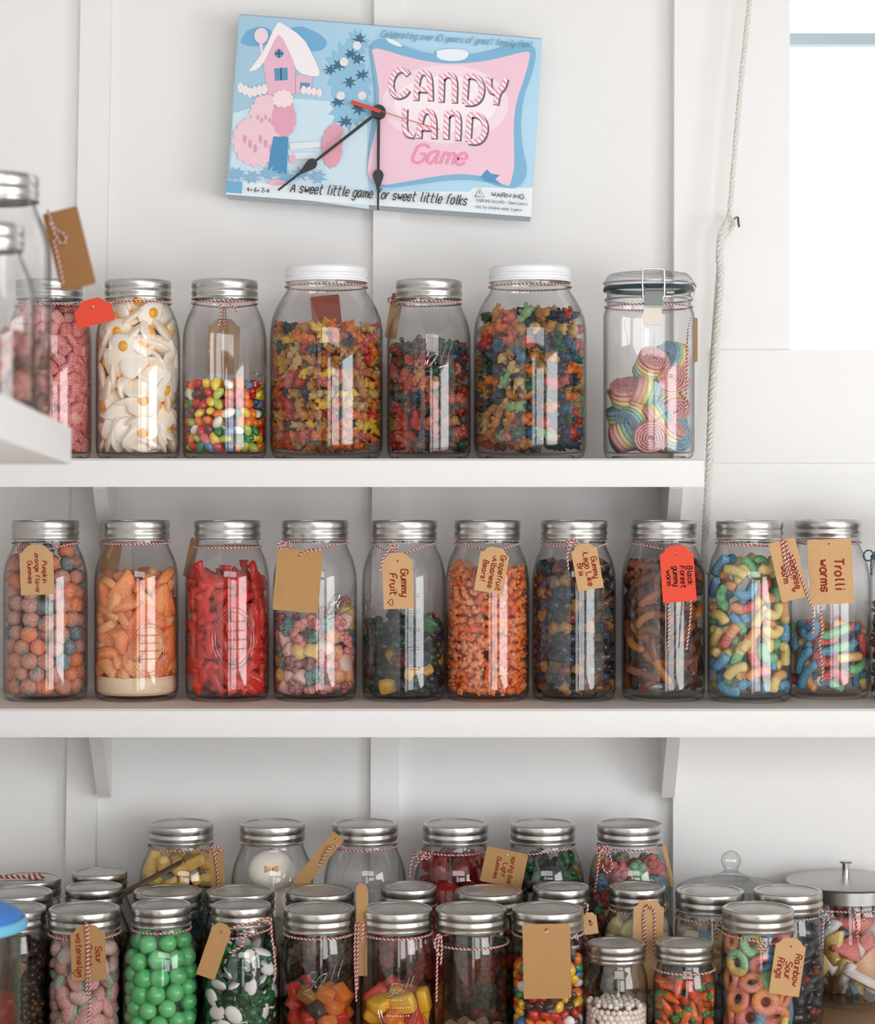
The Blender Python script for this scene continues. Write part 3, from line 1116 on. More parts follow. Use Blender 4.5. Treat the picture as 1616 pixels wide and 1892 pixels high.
def c_fish(m, L=.046):
    b = MB()
    st_ = [(-.5, .30), (-.42, .24), (-.3, .10), (-.2, .13), (-.05, .24), (.12, .29), (.3, .24), (.42, .15), (.5, .03)]
    V, F = [], []
    for x, h in st_:
        for k in range(8):
            a = 2 * PI * k / 8
            V.append((x * L, h * L * .62 * math.cos(a), .0058 * math.sin(a) * (0.5 + h * 1.6)))
    for i in range(len(st_) - 1):
        for k in range(8):
            l = (k + 1) % 8
            F.append((i * 8 + k, i * 8 + l, (i + 1) * 8 + l, (i + 1) * 8 + k))
    F.append(tuple(range(8))[::-1]); F.append(tuple(range((len(st_) - 1) * 8, len(st_) * 8)))
    b.add(V, F)
    return Candy([(None, b, [m])])


def c_drop(m, r=.012, h=.02):
    """thimble-shaped fruit piece with flutes"""
    b = MB()
    prof = [(.0, -h / 2), (r * .9, -h / 2), (r, -h / 2 + .0018), (r * .92, 0), (r * .78, h * .3), (r * .55, h * .46), (0, h * .5)]
    b.lathe(prof, 14)
    b.v = [(x * (1 + .05 * math.cos(7 * math.atan2(y, x))), y * (1 + .05 * math.cos(7 * math.atan2(y, x))), z) for x, y, z in b.v]
    return Candy([(None, b, [m])])


def c_lobes(m, r=.014, n=5, t=.011):
    """flower or berry shaped gummy"""
    b = MB()
    for i in range(n):
        a = 2 * PI * i / n
        b.sph((r * .58 * math.cos(a), r * .58 * math.sin(a), 0), (r * .44, r * .44, t / 2), 8, 6)
    b.sph((0, 0, 0), (r * .55, r * .55, t * .56), 8, 6)
    return Candy([(None, b, [m])])


def c_brick(m, w=.016, h=.0105):
    b = MB()
    e = .0008
    b.add([(sx * (w / 2 - (e if zz in (0, 3) else 0)), sy * (w / 2 - (e if zz in (0, 3) else 0)), z) for zz, z in enumerate((-h / 2, -h / 2 + e, h / 2 - e, h / 2)) for sx, sy in ((-1, -1), (1, -1), (1, 1), (-1, 1))],
          [(3, 2, 1, 0), (12, 13, 14, 15)] + [(k * 4 + i, k * 4 + (i + 1) % 4, (k + 1) * 4 + (i + 1) % 4, (k + 1) * 4 + i) for k in range(3) for i in range(4)])
    for sx in (-1, 1):
        for sy in (-1, 1):
            b.lathe([(.0028, 0), (.0028, .0022), (.0022, .0028), (0, .0028)], 8, c=(sx * w / 4, sy * w / 4, h / 2))
    return Candy([(None, b, [m])])


def c_ball(m, r=.0122):
    return Candy([(None, MB().sph((0, 0, 0), r, 16, 10), [m])])


def c_lentil(m, r=.0076):
    return Candy([(None, MB().sph((0, 0, 0), (r, r, r * .62), 14, 8), [m])])


def c_carrot(m, g, L=.026):
    b = MB().lathe([(0, -L * .5), (.0016, -L * .48), (.0034, -L * .25), (.005, L * .1), (.0056, L * .3), (.0046, L * .38), (0, L * .38)], 10)
    t = MB()
    for i in range(4):
        a = 2 * PI * i / 4
        t.sph((.0026 * math.cos(a), .0026 * math.sin(a), L * .44), (.0030, .0030, .0042), 6, 5)
    return Candy([(None, b, [m]), ('leaf_top', t, [g])])


def c_ring(m1, m2, R=.0122, r=.0062):
    b = MB()
    P = [(R * math.cos(2 * PI * i / 24), R * math.sin(2 * PI * i / 24), 0) for i in range(24)]
    b.tube(P, r, 8, closed=True, mats=[0 if i < 12 else 1 for i in range(24)])
    deform(b, lambda x, y, z: (x, y, z * .75))
    return Candy([(None, b, [m1, m2])])


def c_frog(g, w, s=1.0):
    b = MB().sph((0, 0, .0022 * s), (.0125 * s, .0095 * s, .0056 * s), 12, 7)
    b.sph((.0118 * s, 0, .0028 * s), (.0058 * s, .0064 * s, .0050 * s), 9, 6)
    for sx, sy in ((.006, .009), (.006, -.009), (-.008, .009), (-.008, -.009)):
        b.sph((sx * s, sy * s, .0004 * s), (.0055 * s, .0034 * s, .0026 * s), 8, 5)
    for sy in (-1, 1):
        b.sph((.0135 * s, sy * .0036 * s, .0070 * s), .0022 * s, 6, 5)
    u = MB().sph((0, 0, -.0022 * s), (.0138 * s, .0098 * s, .0036 * s), 12, 6)
    return Candy([(None, b, [g]), ('belly', u, [w])])


def c_roll(mats, R=.0225, w=.017):
    """striped belt wound into a roll; stripes run across its width, the pink face shows the winding"""
    b = MB()
    n = 5
    turns, steps = 5.0, 90
    P = []
    for i in range(steps + 1):
        t = i / steps
        r = .0035 + (R - .0035) * t
        a = 2 * PI * turns * t
        P.append((r * math.cos(a), r * math.sin(a), r, a))
    th = (R - .0035) / turns * .78
    for k in range(n):
        z0, z1 = -w + 2 * w * k / n, -w + 2 * w * (k + 1) / n
        V, F = [], []
        for x, y, r, a in P:
            ux, uy = math.cos(a), math.sin(a)
            V += [(x - ux * th / 2, y - uy * th / 2, z0), (x + ux * th / 2, y + uy * th / 2, z0), (x + ux * th / 2, y + uy * th / 2, z1), (x - ux * th / 2, y - uy * th / 2, z1)]
        for i in range(steps):
            for q in range(4):
                l = (q + 1) % 4
                F.append((i * 4 + q, i * 4 + l, i * 4 + 4 + l, i * 4 + 4 + q))
        F.append((0, 1, 2, 3)); e = steps * 4
        F.append((e + 3, e + 2, e + 1, e))
        b.add(V, F, k)
    return Candy([(None, b, mats)])


def c_wedge(m, w, L=.034):
    """flat sugared triangle with a white foot"""
    t = .0100
    tri = [(-L * .5, -L * .38), (L * .5, -L * .38), (0, L * .62)]
    cut = .2
    base = [tri[0], tri[1], (tri[1][0] * (1 - cut) , tri[1][1] + cut * L), (tri[0][0] * (1 - cut), tri[0][1] + cut * L)]
    top = [(base[3][0], base[3][1]), (base[2][0], base[2][1]), (.0018, tri[2][1]), (-.0018, tri[2][1])]
    bb = MB().prism([Vector((x, y, 0)) for x, y in top], (0, 0, t / 2), (0, 0, -t / 2))
    ww = MB().prism([Vector((x, y, 0)) for x, y in base], (0, 0, t / 2 * 1.02), (0, 0, -t / 2 * 1.02))
    return Candy([(None, bb, [m]), ('white_foot', ww, [w])])


def c_melon(p, g, s=1.0):
    """rounded sour wedge, pink with a green rind"""
    a = MB().sph((0, 0, .001 * s), (.0165 * s, .0105 * s, .0078 * s), 12, 8)
    r = MB().sph((0, .0058 * s, -.0012 * s), (.0150 * s, .0062 * s, .0064 * s), 12, 7)
    return Candy([(None, a, [p]), ('rind', r, [g])])


def pack(rf, z0, ztop, r, rng, spread=1.9):
    """loose sphere packing inside a jar; rf inner radius by height, ztop(x, y) heap surface"""
    zmax = max(ztop(x, y) for x in (-.03, 0, .03) for y in (-.03, 0, .03)) + r
    R = float(np.max(rf(np.linspace(z0, zmax, 30))))
    a = spread * r
    pts = []
    nz = int((zmax - z0) / (a * .816)) + 1
    n = int(2 * R / a) + 2
    for k in range(nz):
        for j in range(-n, n + 1):
            for i in range(-n, n + 1):
                x = (i + .5 * (j % 2) + (.5 if k % 2 else 0)) * a
                y = (j * .866 + (.29 if k % 2 else 0)) * a
                pts.append((x, y, z0 + r * .95 + k * a * .816))
    P = np.array(pts)
    th = rng.random() * 6.28
    c, s_ = math.cos(th), math.sin(th)
    P[:, :2] = P[:, :2] @ np.array([[c, s_], [-s_, c]])
    P = P + rng.normal(0, .22 * r, P.shape)
    zt = np.array([ztop(x, y) for x, y in P[:, :2]])
    ok = (np.hypot(P[:, 0], P[:, 1]) < rf(P[:, 2]) - r * .55) & (P[:, 2] < zt - r * .6)
    P = P[ok]
    if len(P) < 2:
        return P
    for it in range(16):
        D = P[:, None, :] - P[None, :, :]
        d = np.sqrt((D ** 2).sum(2)) + np.eye(len(P))
        ov = np.clip(2 * r * .95 - d, 0, None)
        np.fill_diagonal(ov, 0)
        P = P + (D / d[:, :, None] * ov[:, :, None]).sum(1) * .25
        q = np.hypot(P[:, 0], P[:, 1]) + 1e-9
        lim = rf(P[:, 2]) - r * .97
        near = q > lim - 1.4 * r
        P[near, :2] *= (1 + .12 * r / q[near])[:, None]
        P[:, 2] -= .02 * r
        q = np.hypot(P[:, 0], P[:, 1]) + 1e-9
        lim = np.maximum(rf(P[:, 2]) - r * .97, 0.001)
        k = np.minimum(1, lim / q)
        P[:, :2] *= k[:, None]
        P[:, 2] = np.maximum(P[:, 2], z0 + r * .95)
    return P


def rand_quat(rng):
    v = rng.normal(0, 1, 4)
    v /= np.linalg.norm(v)
    return Quaternion(v)


MESHES = {}


def candy_mesh(kind_key, name, cd):
    """mesh data of a candy's parts, made once"""
    if kind_key not in MESHES:
        MESHES[kind_key] = [(pn or name, b.mesh(pn or name, mm, None)) for pn, b, mm in cd.parts]
    return MESHES[kind_key]


STATS = {}
PROTO = {}


def place_candy(kk, name, cd, M, label, cat, group):
    """one candy: a copy of the first of its kind and of each of its parts"""
    if kk not in PROTO:
        ms = candy_mesh(kk, name, cd)
        o = link(name, ms[0][1])
        for pn, me in ms[1:]:
            link(pn, me, o)
        PROTO[kk] = o
    else:
        src = PROTO[kk]
        o = src.copy()
        COL.objects.link(o)
        for ch in src.children:
            c = ch.copy()
            COL.objects.link(c)
            c.parent = o
    o.matrix_world = M
    tag(o, label, cat, group)
    STATS[name] = STATS.get(name, 0) + 1
    return o


def merged(name, items, label, cat):
    """the rest of a filling as one mesh; items: (Candy, 4x4 array)"""
    if not items:
        return
    mats, V, F, MI = [], [], [], []
    o = 0
    for cd, M in items:
        A = np.array(M)
        for pn, b, mm in cd.parts:
            idx = []
            for m in mm:
                if m not in mats:
                    mats.append(m)
                idx.append(mats.index(m))
            P = np.array(b.v) @ A[:3, :3].T + A[:3, 3]
            V.append(P)
            F.extend([tuple(i + o for i in f) for f in b.f])
            MI.extend([idx[k] for k in b.m])
            o += len(P)
    V = np.concatenate(V)
    c0 = V.mean(0)
    me = bpy.data.meshes.new(name)
    me.from_pydata((V - c0).tolist(), [], F)
    finish(me, mats, MI, None)
    ob = link(name, me, None, c0)
    tag(ob, label, cat, kind='stuff')


def fill(key, name, variants, r, z_top, where, plural, seed=1, cat='candy', flat=0.0, cap=140, spread=1.9, slope=0.0, dome=0.0, deep=True, z0=.0085, size_jit=.06, label_word=None, upright=False, zone=None):
    """variants: list of (colour word, Candy, weight); z_top in metres above the jar's base; where: words that name the jar"""
    J = JARS[key]
    rng = np.random.default_rng(seed)
    rf = J['rin']
    hi = J['d']['p'][-1][1]
    zt = lambda x, y: min(z_top + slope * x + dome * (1 - (math.hypot(x, y) / .06) ** 2), hi)
    P = pack(rf, z0, zt, r, rng, spread)
    w = np.array([v[2] for v in variants], float); w /= w.sum()
    base = Vector((J['x'], J['y'], J['z']))
    cand, rest = [], []
    for p in P:
        ww = w
        if zone:
            zf = (p[2] - z0) / max(1e-6, zt(p[0], p[1]) - z0)
            ww = np.array(next(q_ for lim_, q_ in zone if zf <= lim_), float)
            ww = ww / ww.sum()
        vi = int(rng.choice(len(variants), p=ww))
        cd = variants[vi][1]
        rad = np.array([p[0], p[1], 0.0])
        q = np.linalg.norm(rad) + 1e-9
        rad /= q
        lim = float(rf(p[2]))
        nearwall = (lim - q) < 2.1 * r
        Q = rand_quat(rng)
        if flat and nearwall and rng.random() < flat:
            t = Vector(rad + rng.normal(0, .28, 3)).normalized()
            Q = t.to_track_quat('Z', 'Y') @ Quaternion((0, 0, 1), rng.random() * 6.28)
            if rng.random() < .35:
                Q = Q @ Quaternion((1, 0, 0), PI)
        elif upright:
            Q = Quaternion((0, 0, 1), rng.random() * 6.28) @ Quaternion((1, 0, 0), rng.normal(0, .3)) @ Quaternion((0, 1, 0), rng.normal(0, .3))
        s = 1 + rng.normal(0, size_jit)
        Rm = np.array(Q.to_matrix()) * s
        V = cd.V @ Rm.T
        c = p.copy()
        for _ in range(2):
            W = V + c
            ex = np.max(np.hypot(W[:, 0], W[:, 1]) - (rf(W[:, 2]) - .0004))
            if ex > 0:
                c = c - rad * ex
            elif nearwall:
                c = c - rad * max(ex, -1.1 * r)
            zb_ = (V[:, 2] + c[2]).min()
            if zb_ < z0 - .0008:
                c[2] += z0 - .0008 - zb_
            zh = (V[:, 2] + c[2]).max()
            if zh > hi - .002:
                c[2] -= zh - (hi - .002)
        M = Matrix.Translation(base + Vector(c)) @ Matrix(np.array(Rm).tolist()).to_4x4()
        front = -rad[1]
        top = c[2] > zt(c[0], c[1]) - 2.0 * r
        px, py = to_px(base + Vector(c))
        inframe = -4 < px < 1620 and py < 1896
        vis = inframe and ((nearwall and front > -.05) or (top and (front > -.6)))
        depthw = lim - q
        if vis:
            cand.append((-(front + (0.3 if nearwall else 0)), vi, M, cd))
        elif nearwall or top or (deep and depthw < 3.6 * r):
            rest.append((cd, M))
    cand.sort(key=lambda t: t[0])
    for i, (_, vi, M, cd) in enumerate(cand):
        if i >= cap:
            rest.append((cd, M))
            continue
        cw = variants[vi][0]
        lw = label_word or name.replace('_', ' ')
        place_candy((key, name, vi), name, cd, M, f'{cw} {lw} {where}', cat, f'{cw} {plural} {where}')
    merged(plural.replace(' ', '_').replace('-', '_') + '_filling', rest, f'{plural} filling the inside of the jar {where}' if not where.startswith('in ') else f'remaining {plural} {where}', cat)


def worm_fill(key, name, variants, z_top, where, plural, L, rad, seed, tries=1500, cap=110, layers=2, bend=1.2, z0=.0085, cat='candy', hollow=1.25):
    """worms lying against the glass, each bent to the jar"""
    J = JARS[key]
    rng = np.random.default_rng(seed)
    rf = J['rin']
    base = Vector((J['x'], J['y'], J['z']))
    w = np.array([v[2] for v in variants], float); w /= w.sum()
    made = []
    rest = []
    for layer in range(layers):
        taken = np.zeros((0, 2))
        R0 = float(rf(.08))
        for _ in range(tries):
            th0 = rng.uniform(-PI, PI)
            zc = rng.uniform(z0 + rad, z_top)
            ori = rng.normal(0, .75) + (PI if rng.random() < .5 else 0)
            kb = rng.normal(0, bend) * 1.6
            n = 12
            ds = L / (n - 1)
            u, v, a = 0.0, 0.0, ori - kb / 2
            C = []
            for i in range(n):
                C.append((u, v))
                u += ds * math.cos(a); v += ds * math.sin(a)
                a += kb / (n - 1)
            C = np.array(C); C -= C.mean(0)
            Z = zc + C[:, 1]
            if Z.min() < z0 + rad * .8:
                Z += z0 + rad * .8 - Z.min()
            if Z.max() > z_top + rad:
                continue
            S = np.stack([(th0 * R0 + C[:, 0]), Z], 1)
            if len(taken):
                d = np.sqrt(((S[:, None, :] - taken[None]) ** 2).sum(2)).min()
                if d < rad * hollow:
                    continue
            taken = np.concatenate([taken, S, S + [2 * PI * R0, 0], S - [2 * PI * R0, 0]])
            vi = int(rng.choice(len(variants), p=w))
            b = MB()
            path, radii, mats = [], [], []
            for i in range(n):
                th = th0 + C[i, 0] / R0
                rr = float(rf(Z[i])) - rad * 1.06 - layer * rad * 1.5 - rng.random() * .0004
                path.append(Vector((rr * math.sin(th), -rr * math.cos(th), Z[i])))
            fine, fr, fm = [], [], []
            for i in range(n - 1):
                for k in range(2):
                    t = k / 2
                    fine.append(path[i] * (1 - t) + path[i + 1] * t)
            fine.append(path[-1])
            nf = len(fine)
            for i in range(nf):
                e = min(i, nf - 1 - i)
                fr.append(rad * (.55 if e == 0 else .9 if e == 1 else 1.0) * (1.0 if i % 2 else .9))
                fm.append(0 if i < nf * .5 else 1)
            b.tube(fine, fr, 8, mats=fm)
            mid = path[n // 2]
            front = -mid.y / max(1e-6, math.hypot(mid.x, mid.y))
            px, py = to_px(base + mid)
            vis = layer == 0 and front > -.1 and px < 1620 and py < 1896
            if vis and len(made) < cap:
                c0 = mid.copy()
                b.v = [tuple(Vector(p) - c0) for p in b.v]
                o = b.build(name, variants[vi][1], None, base + c0, sharp=None)
                cw = variants[vi][0]
                tag(o, f'{cw} {name.replace("_", " ")} {where}', cat, f'{cw} {plural} {where}')
                made.append(o)
                STATS[name] = STATS.get(name, 0) + 1
            else:
                rest.append((Candy([(None, b, variants[vi][1])]), Matrix.Translation(base)))
    # loose coils deeper inside
    merged(plural.replace(' ', '_') + '_filling', rest, f'remaining {plural} {where}', cat)


G = gummy
RNG = random.Random(4)
WH = sugared('white', (244, 238, 232), .4)

# --- top shelf
pk = [('pink', c_block(sugared('salmon_pink', (232, 108, 98), .5), .022, .015, .010, .5), 3), ('rose', c_block(sugared('rose_pink', (218, 84, 84), .5), .020, .016, .010, .5), 2), ('pale pink', c_block(sugared('pale_pink', (240, 150, 140), .6), .021, .015, .010, .5), 2)]
fill('T1', 'sour_bite', pk, .0088, .215, 'in the jar half hidden by the side shelf', 'sour bites', 11, cap=120, flat=.5)
EGW, EGY = pbr('egg_gummy_white', (250, 240, 226), .45), pbr('egg_gummy_yolk', (246, 172, 44), .35)
eg = [('white', c_egg(EGW, EGY, 1.0, RNG), 1), ('white', c_egg(pbr('egg_gummy_cream', (247, 232, 212), .45), EGY, .94, RNG), 1)]
fill('T2', 'fried_egg_gummy', eg, .0135, .236, 'in the jar beside the pink sour candy', 'fried egg gummies', 12, flat=.45, cap=90, spread=1.75)
jb = [(n, c_bean(hard(n.replace(' ', '_'), c)), w) for n, c, w in (('red', (200, 36, 28), 2), ('orange', (236, 120, 30), 2), ('yellow', (240, 204, 60), 2.4), ('green', (30, 132, 70), 1.4), ('lime', (186, 200, 90), 1.4), ('dark blue', (28, 62, 110), 1.3), ('sky blue', (90, 132, 176), .8), ('white', (244, 238, 228), 1), ('maroon', (110, 30, 34), 1), ('pink', (232, 110, 120), .6))]
fill('T3', 'jelly_bean', jb, .0078, .112, 'in the jar below half full', 'jelly beans', 13, cap=230, spread=1.95)
be = lambda s, pal: [(n, c_bear(G(n.replace(' ', '_'), c), s), w) for n, c, w in pal]
PAL4 = (('orange', (232, 128, 36), 3), ('amber', (204, 142, 56), 4), ('yellow', (240, 196, 60), 1.6), ('red', (206, 58, 34), 1.7), ('pink', (214, 112, 96), .8), ('dark blue', (38, 62, 84), 1.1), ('green', (36, 100, 70), .4), ('clear', (214, 186, 120), 1.6))
fill('T4', 'gummy_bear', be(.027, PAL4), .0098, .188, 'in the white-lidded jar beside the jelly beans', 'gummy bears', 14, cap=105, flat=.5, spread=1.85)
PAL5 = (('red', (178, 66, 52), 2.6), ('brown', (120, 80, 56), 2.4), ('pink', (196, 112, 100), 1.6), ('green', (56, 120, 78), 1.6), ('amber', (190, 140, 56), 1.3), ('grey', (104, 96, 92), 1.6), ('dark blue', (36, 60, 84), 1))
fill('T5', 'gummy_bear', be(.031, PAL5), .0112, .165, 'in the silver-lidded jar between two wide jars', 'gummy bears', 15, cap=75, flat=.5, spread=1.85)
PAL6 = (('amber', (204, 150, 70), 4), ('orange', (226, 116, 46), 1.8), ('red', (196, 66, 44), 1.6), ('pink', (204, 124, 108), 1.4), ('dark blue', (40, 66, 88), 1.7), ('blue', (56, 116, 148), 1), ('green', (30, 110, 62), 1), ('pale green', (150, 186, 130), 1), ('clear', (206, 186, 130), 2.6))
fill('T6', 'gummy_bear', be(.032, PAL6), .0118, .208, 'in the white-lidded jar beside the clip-top jar', 'gummy bears', 16, cap=110, flat=.5, spread=1.85)
RB = [sugared('belt_pink', (228, 146, 148), .55), sugared('belt_peach', (246, 190, 150), .5), sugared('belt_yellow', (246, 226, 140), .5), sugared('belt_green', (150, 204, 150), .5), sugared('belt_blue', (112, 166, 190), .5)]
fill('T7', 'rainbow_belt_roll', [('striped', c_roll(RB), 1), ('striped', c_roll(RB[::-1], .021, .016), 1)], .0200, .138, 'in the clip-top jar', 'rainbow belt rolls', 19, cap=40, spread=1.8, slope=.75)

# --- middle shelf
po, pt_ = sugared('pumpkin_orange', (206, 118, 74), .55, 700), sugared('pumpkin_teal', (70, 110, 110), .55, 700)
pm = [('orange', c_pumpkin(po, pt_), 3), ('dusty pink', c_pumpkin(sugared('dusty_pink', (194, 122, 104), .6, 700), pt_, .0122), 2), ('teal', c_pumpkin(pt_, po, .0115), .6), ('bright orange', c_pumpkin(sugared('bright_orange', (232, 120, 44), .35), po), .9)]
fill('M1', 'pumpkin_gummy', pm, .0122, .215, 'in the jar with the long written kraft tag', 'pumpkin gummies', 21, cap=120)
os_ = [('orange', c_slice(sugared('slice_orange', (252, 146, 44), .3)), 3), ('pale orange', c_slice(sugared('slice_pale_orange', (252, 168, 84), .4), .022), 2), ('deep orange', c_slice(sugared('slice_deep_orange', (246, 122, 24), .25), .023), 1.5)]
fill('M2', 'orange_slice', os_, .0132, .170, 'in the jar with white sugar below', 'orange slices', 22, flat=.5, cap=80, z0=.030, spread=1.75)
J = JARS['M2']
b = MB().lathe([(0, .0072), (.050, .0078), (.0545, .012), (.0552, .018), (.0553, .028), (.052, .033), (.04, .030), (.02, .034), (0, .031)], 48)
o = b.build('loose_sugar', sugared('loose_sugar', (250, 216, 170), .6, 500), None, (J['x'], J['y'], J['z']))
tag(o, 'pale loose sugar settled at the bottom of the orange slice jar', 'sugar', kind='stuff')
fs = [('red', c_fish(G('fish_red', (232, 56, 44), .4, deep=.95)), 3), ('red', c_fish(G('fish_bright_red', (240, 82, 66), .4, deep=.95), .043), 2), ('dark red', c_fish(G('fish_dark_red', (212, 44, 36), .4, deep=.9)), 1.5)]
fill('M3', 'fish_gummy', fs, .0112, .176, 'in the jar beside the orange slices', 'fish gummies', 23, flat=.75, cap=110, spread=1.75)
PALM4 = (('yellow', (234, 190, 80), 2), ('pink', (214, 112, 104), 2.6), ('pale pink', (236, 190, 176), 1.8), ('teal', (60, 120, 112), 1.2), ('orange', (222, 140, 70), 1.2), ('dark red', (150, 60, 52), 1.4))
mx4 = [(n, (c_lobes if i % 2 else c_drop)(sugared('mix_' + n.replace(' ', '_'), c, .45)), w) for i, (n, c, w) in enumerate(PALM4)]
fill('M4', 'sour_gummy', mx4, .0112, .125, 'in the jar behind the blank kraft tag', 'sour gummies', 24, cap=90, slope=.25)
PALM5 = (('dark green', (28, 62, 48), 2.4), ('green', (30, 108, 60), 1.8), ('dark blue', (40, 60, 82), 2.2), ('yellow', (220, 176, 70), 1.6), ('dark red', (108, 40, 36), 1.1), ('black', (26, 32, 34), 1.5))
mx5 = [(n, (c_block(G('fruit_' + n.replace(' ', '_'), c, deep=.8), .024, .02, .014, .45) if i % 2 else c_lobes(G('fruit_' + n.replace(' ', '_'), c, deep=.8), .0165, 5, .014)), w) for i, (n, c, w) in enumerate(PALM5)]
fill('M5', 'fruit_gummy', mx5, .0128, .114, 'in the jar with the heart-marked kraft tag', 'fruit gummies', 25, cap=80, flat=.4)
PALM6 = (('orange', (252, 156, 84), 3), ('salmon', (254, 172, 120), 2), ('deep orange', (244, 132, 58), 1.6))
# small bears: beyond the three hundred of their kind in view
g6 = [(n, c_bear(G('grapefruit_' + n.replace(' ', '_'), c, .5, deep=1.0), .0215), w) for n, c, w in PALM6]
fill('M6', 'grapefruit_bear', g6, .0079, .190, 'in the jar of grapefruit orange gummies', 'grapefruit bears', 26, cap=240, flat=.3, spread=1.9)
PALM7 = (('dark blue', (34, 58, 78), 3), ('black', (24, 28, 32), 2.5), ('brown', (112, 76, 48), 2), ('amber', (170, 120, 60), 1.3), ('dark red', (120, 48, 36), 1), ('grey green', (78, 88, 78), 1.2))
g7 = [(n, c_brick(G('brick_' + n.replace(' ', '_'), c, .25)), w) for n, c, w in PALM7]
fill('M7', 'gummy_brick', g7, .0100, .196, 'in the jar of dark studded bricks', 'gummy bricks', 27, cap=150, spread=1.8)
W8 = [('brown', [G('worm_brown', (146, 82, 50)), G('worm_dark', (84, 52, 44))], 3), ('amber', [G('worm_amber', (204, 134, 54)), G('worm_brown', (146, 82, 50))], 2), ('dark', [G('worm_dark', (84, 52, 44)), G('worm_violet', (78, 60, 66))], 3), ('pinkish', [G('worm_pink', (190, 116, 90)), G('worm_brown', (146, 82, 50))], 1.5)]
worm_fill('M8', 'gummy_worm', W8, .190, 'in the jar with the red tag', 'brown gummy worms', .070, .0056, 28, cap=110)
sg = lambda n, c: sugared('sour_' + n, c, .35)
SB, SG_, SY, SR, SO = sg('blue', (84, 164, 206)), sg('green', (112, 190, 124)), sg('yellow', (240, 212, 120)), sg('red', (226, 92, 84)), sg('orange', (240, 164, 88))
W9 = [('blue', [SB, SB], 2.2), ('yellow', [SY, SY], 2.0), ('green', [SG_, SG_], 1.2), ('green and yellow', [SG_, SY], 1.0), ('red and yellow', [SR, SO], 1.2), ('orange', [SO, SY], 1), ('blue and green', [SB, SG_], .8)]
worm_fill('M9', 'sour_worm', W9, .192, 'in the nearly full pastel worm jar', 'sour worms', .040, .0074, 29, cap=130, bend=1.3, hollow=1.32)
SRb, SBb = sg('bright_red', (220, 66, 60)), sg('bright_blue', (64, 150, 190))
W10 = [('red', [SRb, SRb], 2.4), ('blue', [SBb, SBb], 2.0), ('green', [SG_, SBb], 1.2), ('red and orange', [SRb, SO], 1.6), ('orange and yellow', [SO, SY], 1.2), ('pale green', [SG_, SG_], 1)]
worm_fill('M10', 'sour_worm', W10, .104, 'in the less than half full worm jar', 'sour worms', .048, .0068, 30, cap=90, bend=.8, hollow=1.35)
fill('M11', 'gummy_bear', be(.030, (('brown', (120, 76, 56), 1),)), .0112, .13, 'in the last jar of the lower shelf', 'gummy bears', 31, cap=8)

# --- counter, back row
yb_, bb_ = sugared('block_yellow', (254, 216, 92), .3), sugared('block_blue', (90, 150, 180), .3)
bl = [('yellow', c_block(yb_, .034, .017, .016, .45), 2.4), ('blue', c_block(bb_, .030, .018, .016, .45), 1.4), ('teal', c_block(sugared('block_teal', (80, 150, 140), .3), .028, .018, .016, .45), 1)]
fill('B1', 'candy_block', bl, .0125, .205, 'in the counter jar by the wall', 'candy blocks', 41, cap=60, zone=[(.80, [1, 2, 1.4]), (9, [6, .5, .3])])
bw = pbr('big_gummy_white', (248, 240, 226), .5)
bo = MB().sph((0, 0, 0), (.034, .030, .019), 20, 12)
bowm = MB()
for sx in (-1, 1):
    bowm.prism([Vector((sx * .0005, -.0022, 0)), Vector((sx * .0095, -.005, 0)), Vector((sx * .0095, .005, 0)), Vector((sx * .0005, .0022, 0))], (0, 0, .0190), (0, 0, .0175))
fill('B2', 'big_white_gummy', [('white', Candy([(None, MB().sph((0, 0, 0), (.032, .028, .012), 18, 10), [bw])]), 1), ('cream', Candy([(None, MB().sph((0, 0, 0), (.03, .026, .011), 18, 10), [pbr('big_gummy_cream', (236, 218, 190), .5)])]), 1.2)], .0185, .170, 'in the counter jar by the wall', 'big white gummies', 42, cap=30, flat=.3)
J = JARS['B2']
cdb = Candy([(None, bo, [bw]), ('orange_bow', bowm, [pbr('orange_bow_mark', (246, 190, 110), .5)])])
Qb = Quaternion((0, 0, 1), .06) @ Quaternion((1, 0, 0), PI / 2 - .25)
place_candy(('B2', 'bow'), 'big_white_gummy', cdb, Matrix.Translation((J['x'] + .001, J['y'] - .026, J['z'] + .186)) @ Qb.to_matrix().to_4x4(), 'round white gummy bearing a small orange bow', 'candy', None)
r4 = [('red', c_block(G('ruby', (206, 46, 46), .45, deep=.9), .042, .034, .026, .6), 2), ('dark red', c_block(G('dark_ruby', (150, 30, 26), .4, deep=.9), .040, .032, .024, .6), 1.2)]
fill('B4', 'big_red_gummy', r4, .0175, .212, 'in the counter jar by the wall', 'big red gummies', 44, cap=40)
r5 = [('dark green', c_lobes(G('turtle_dark', (34, 56, 46)), .016, 5, .014), 2.5), ('green', c_lobes(G('turtle_green', (36, 104, 64)), .016, 5, .014), 1), ('gold', c_lobes(G('turtle_gold', (168, 126, 60)), .016, 5, .014), 1.2), ('grey', c_lobes(G('turtle_grey', (90, 92, 88)), .016, 5, .014), 1)]
fill('B5', 'turtle_gummy', r5, .0125, .200, 'in the counter jar by the wall', 'turtle gummies', 45, cap=70)
r6 = [('blue', c_lobes(sugared('kid_blue', (70, 140, 170), .4), .015, 5, .014), 1.6), ('green', c_lobes(sugared('kid_green', (110, 176, 120), .4), .016, 5, .014), 1.2), ('red', c_lobes(sugared('kid_red', (196, 70, 62), .35), .016, 5, .014), 3), ('yellow', c_lobes(sugared('kid_yellow', (236, 200, 120), .4), .015, 5, .014), .6)]
fill('B6', 'sour_kid_gummy', r6, .0120, .208, 'in the counter jar by the wall', 'sour gummies', 46, cap=70, label_word='sour gummy')
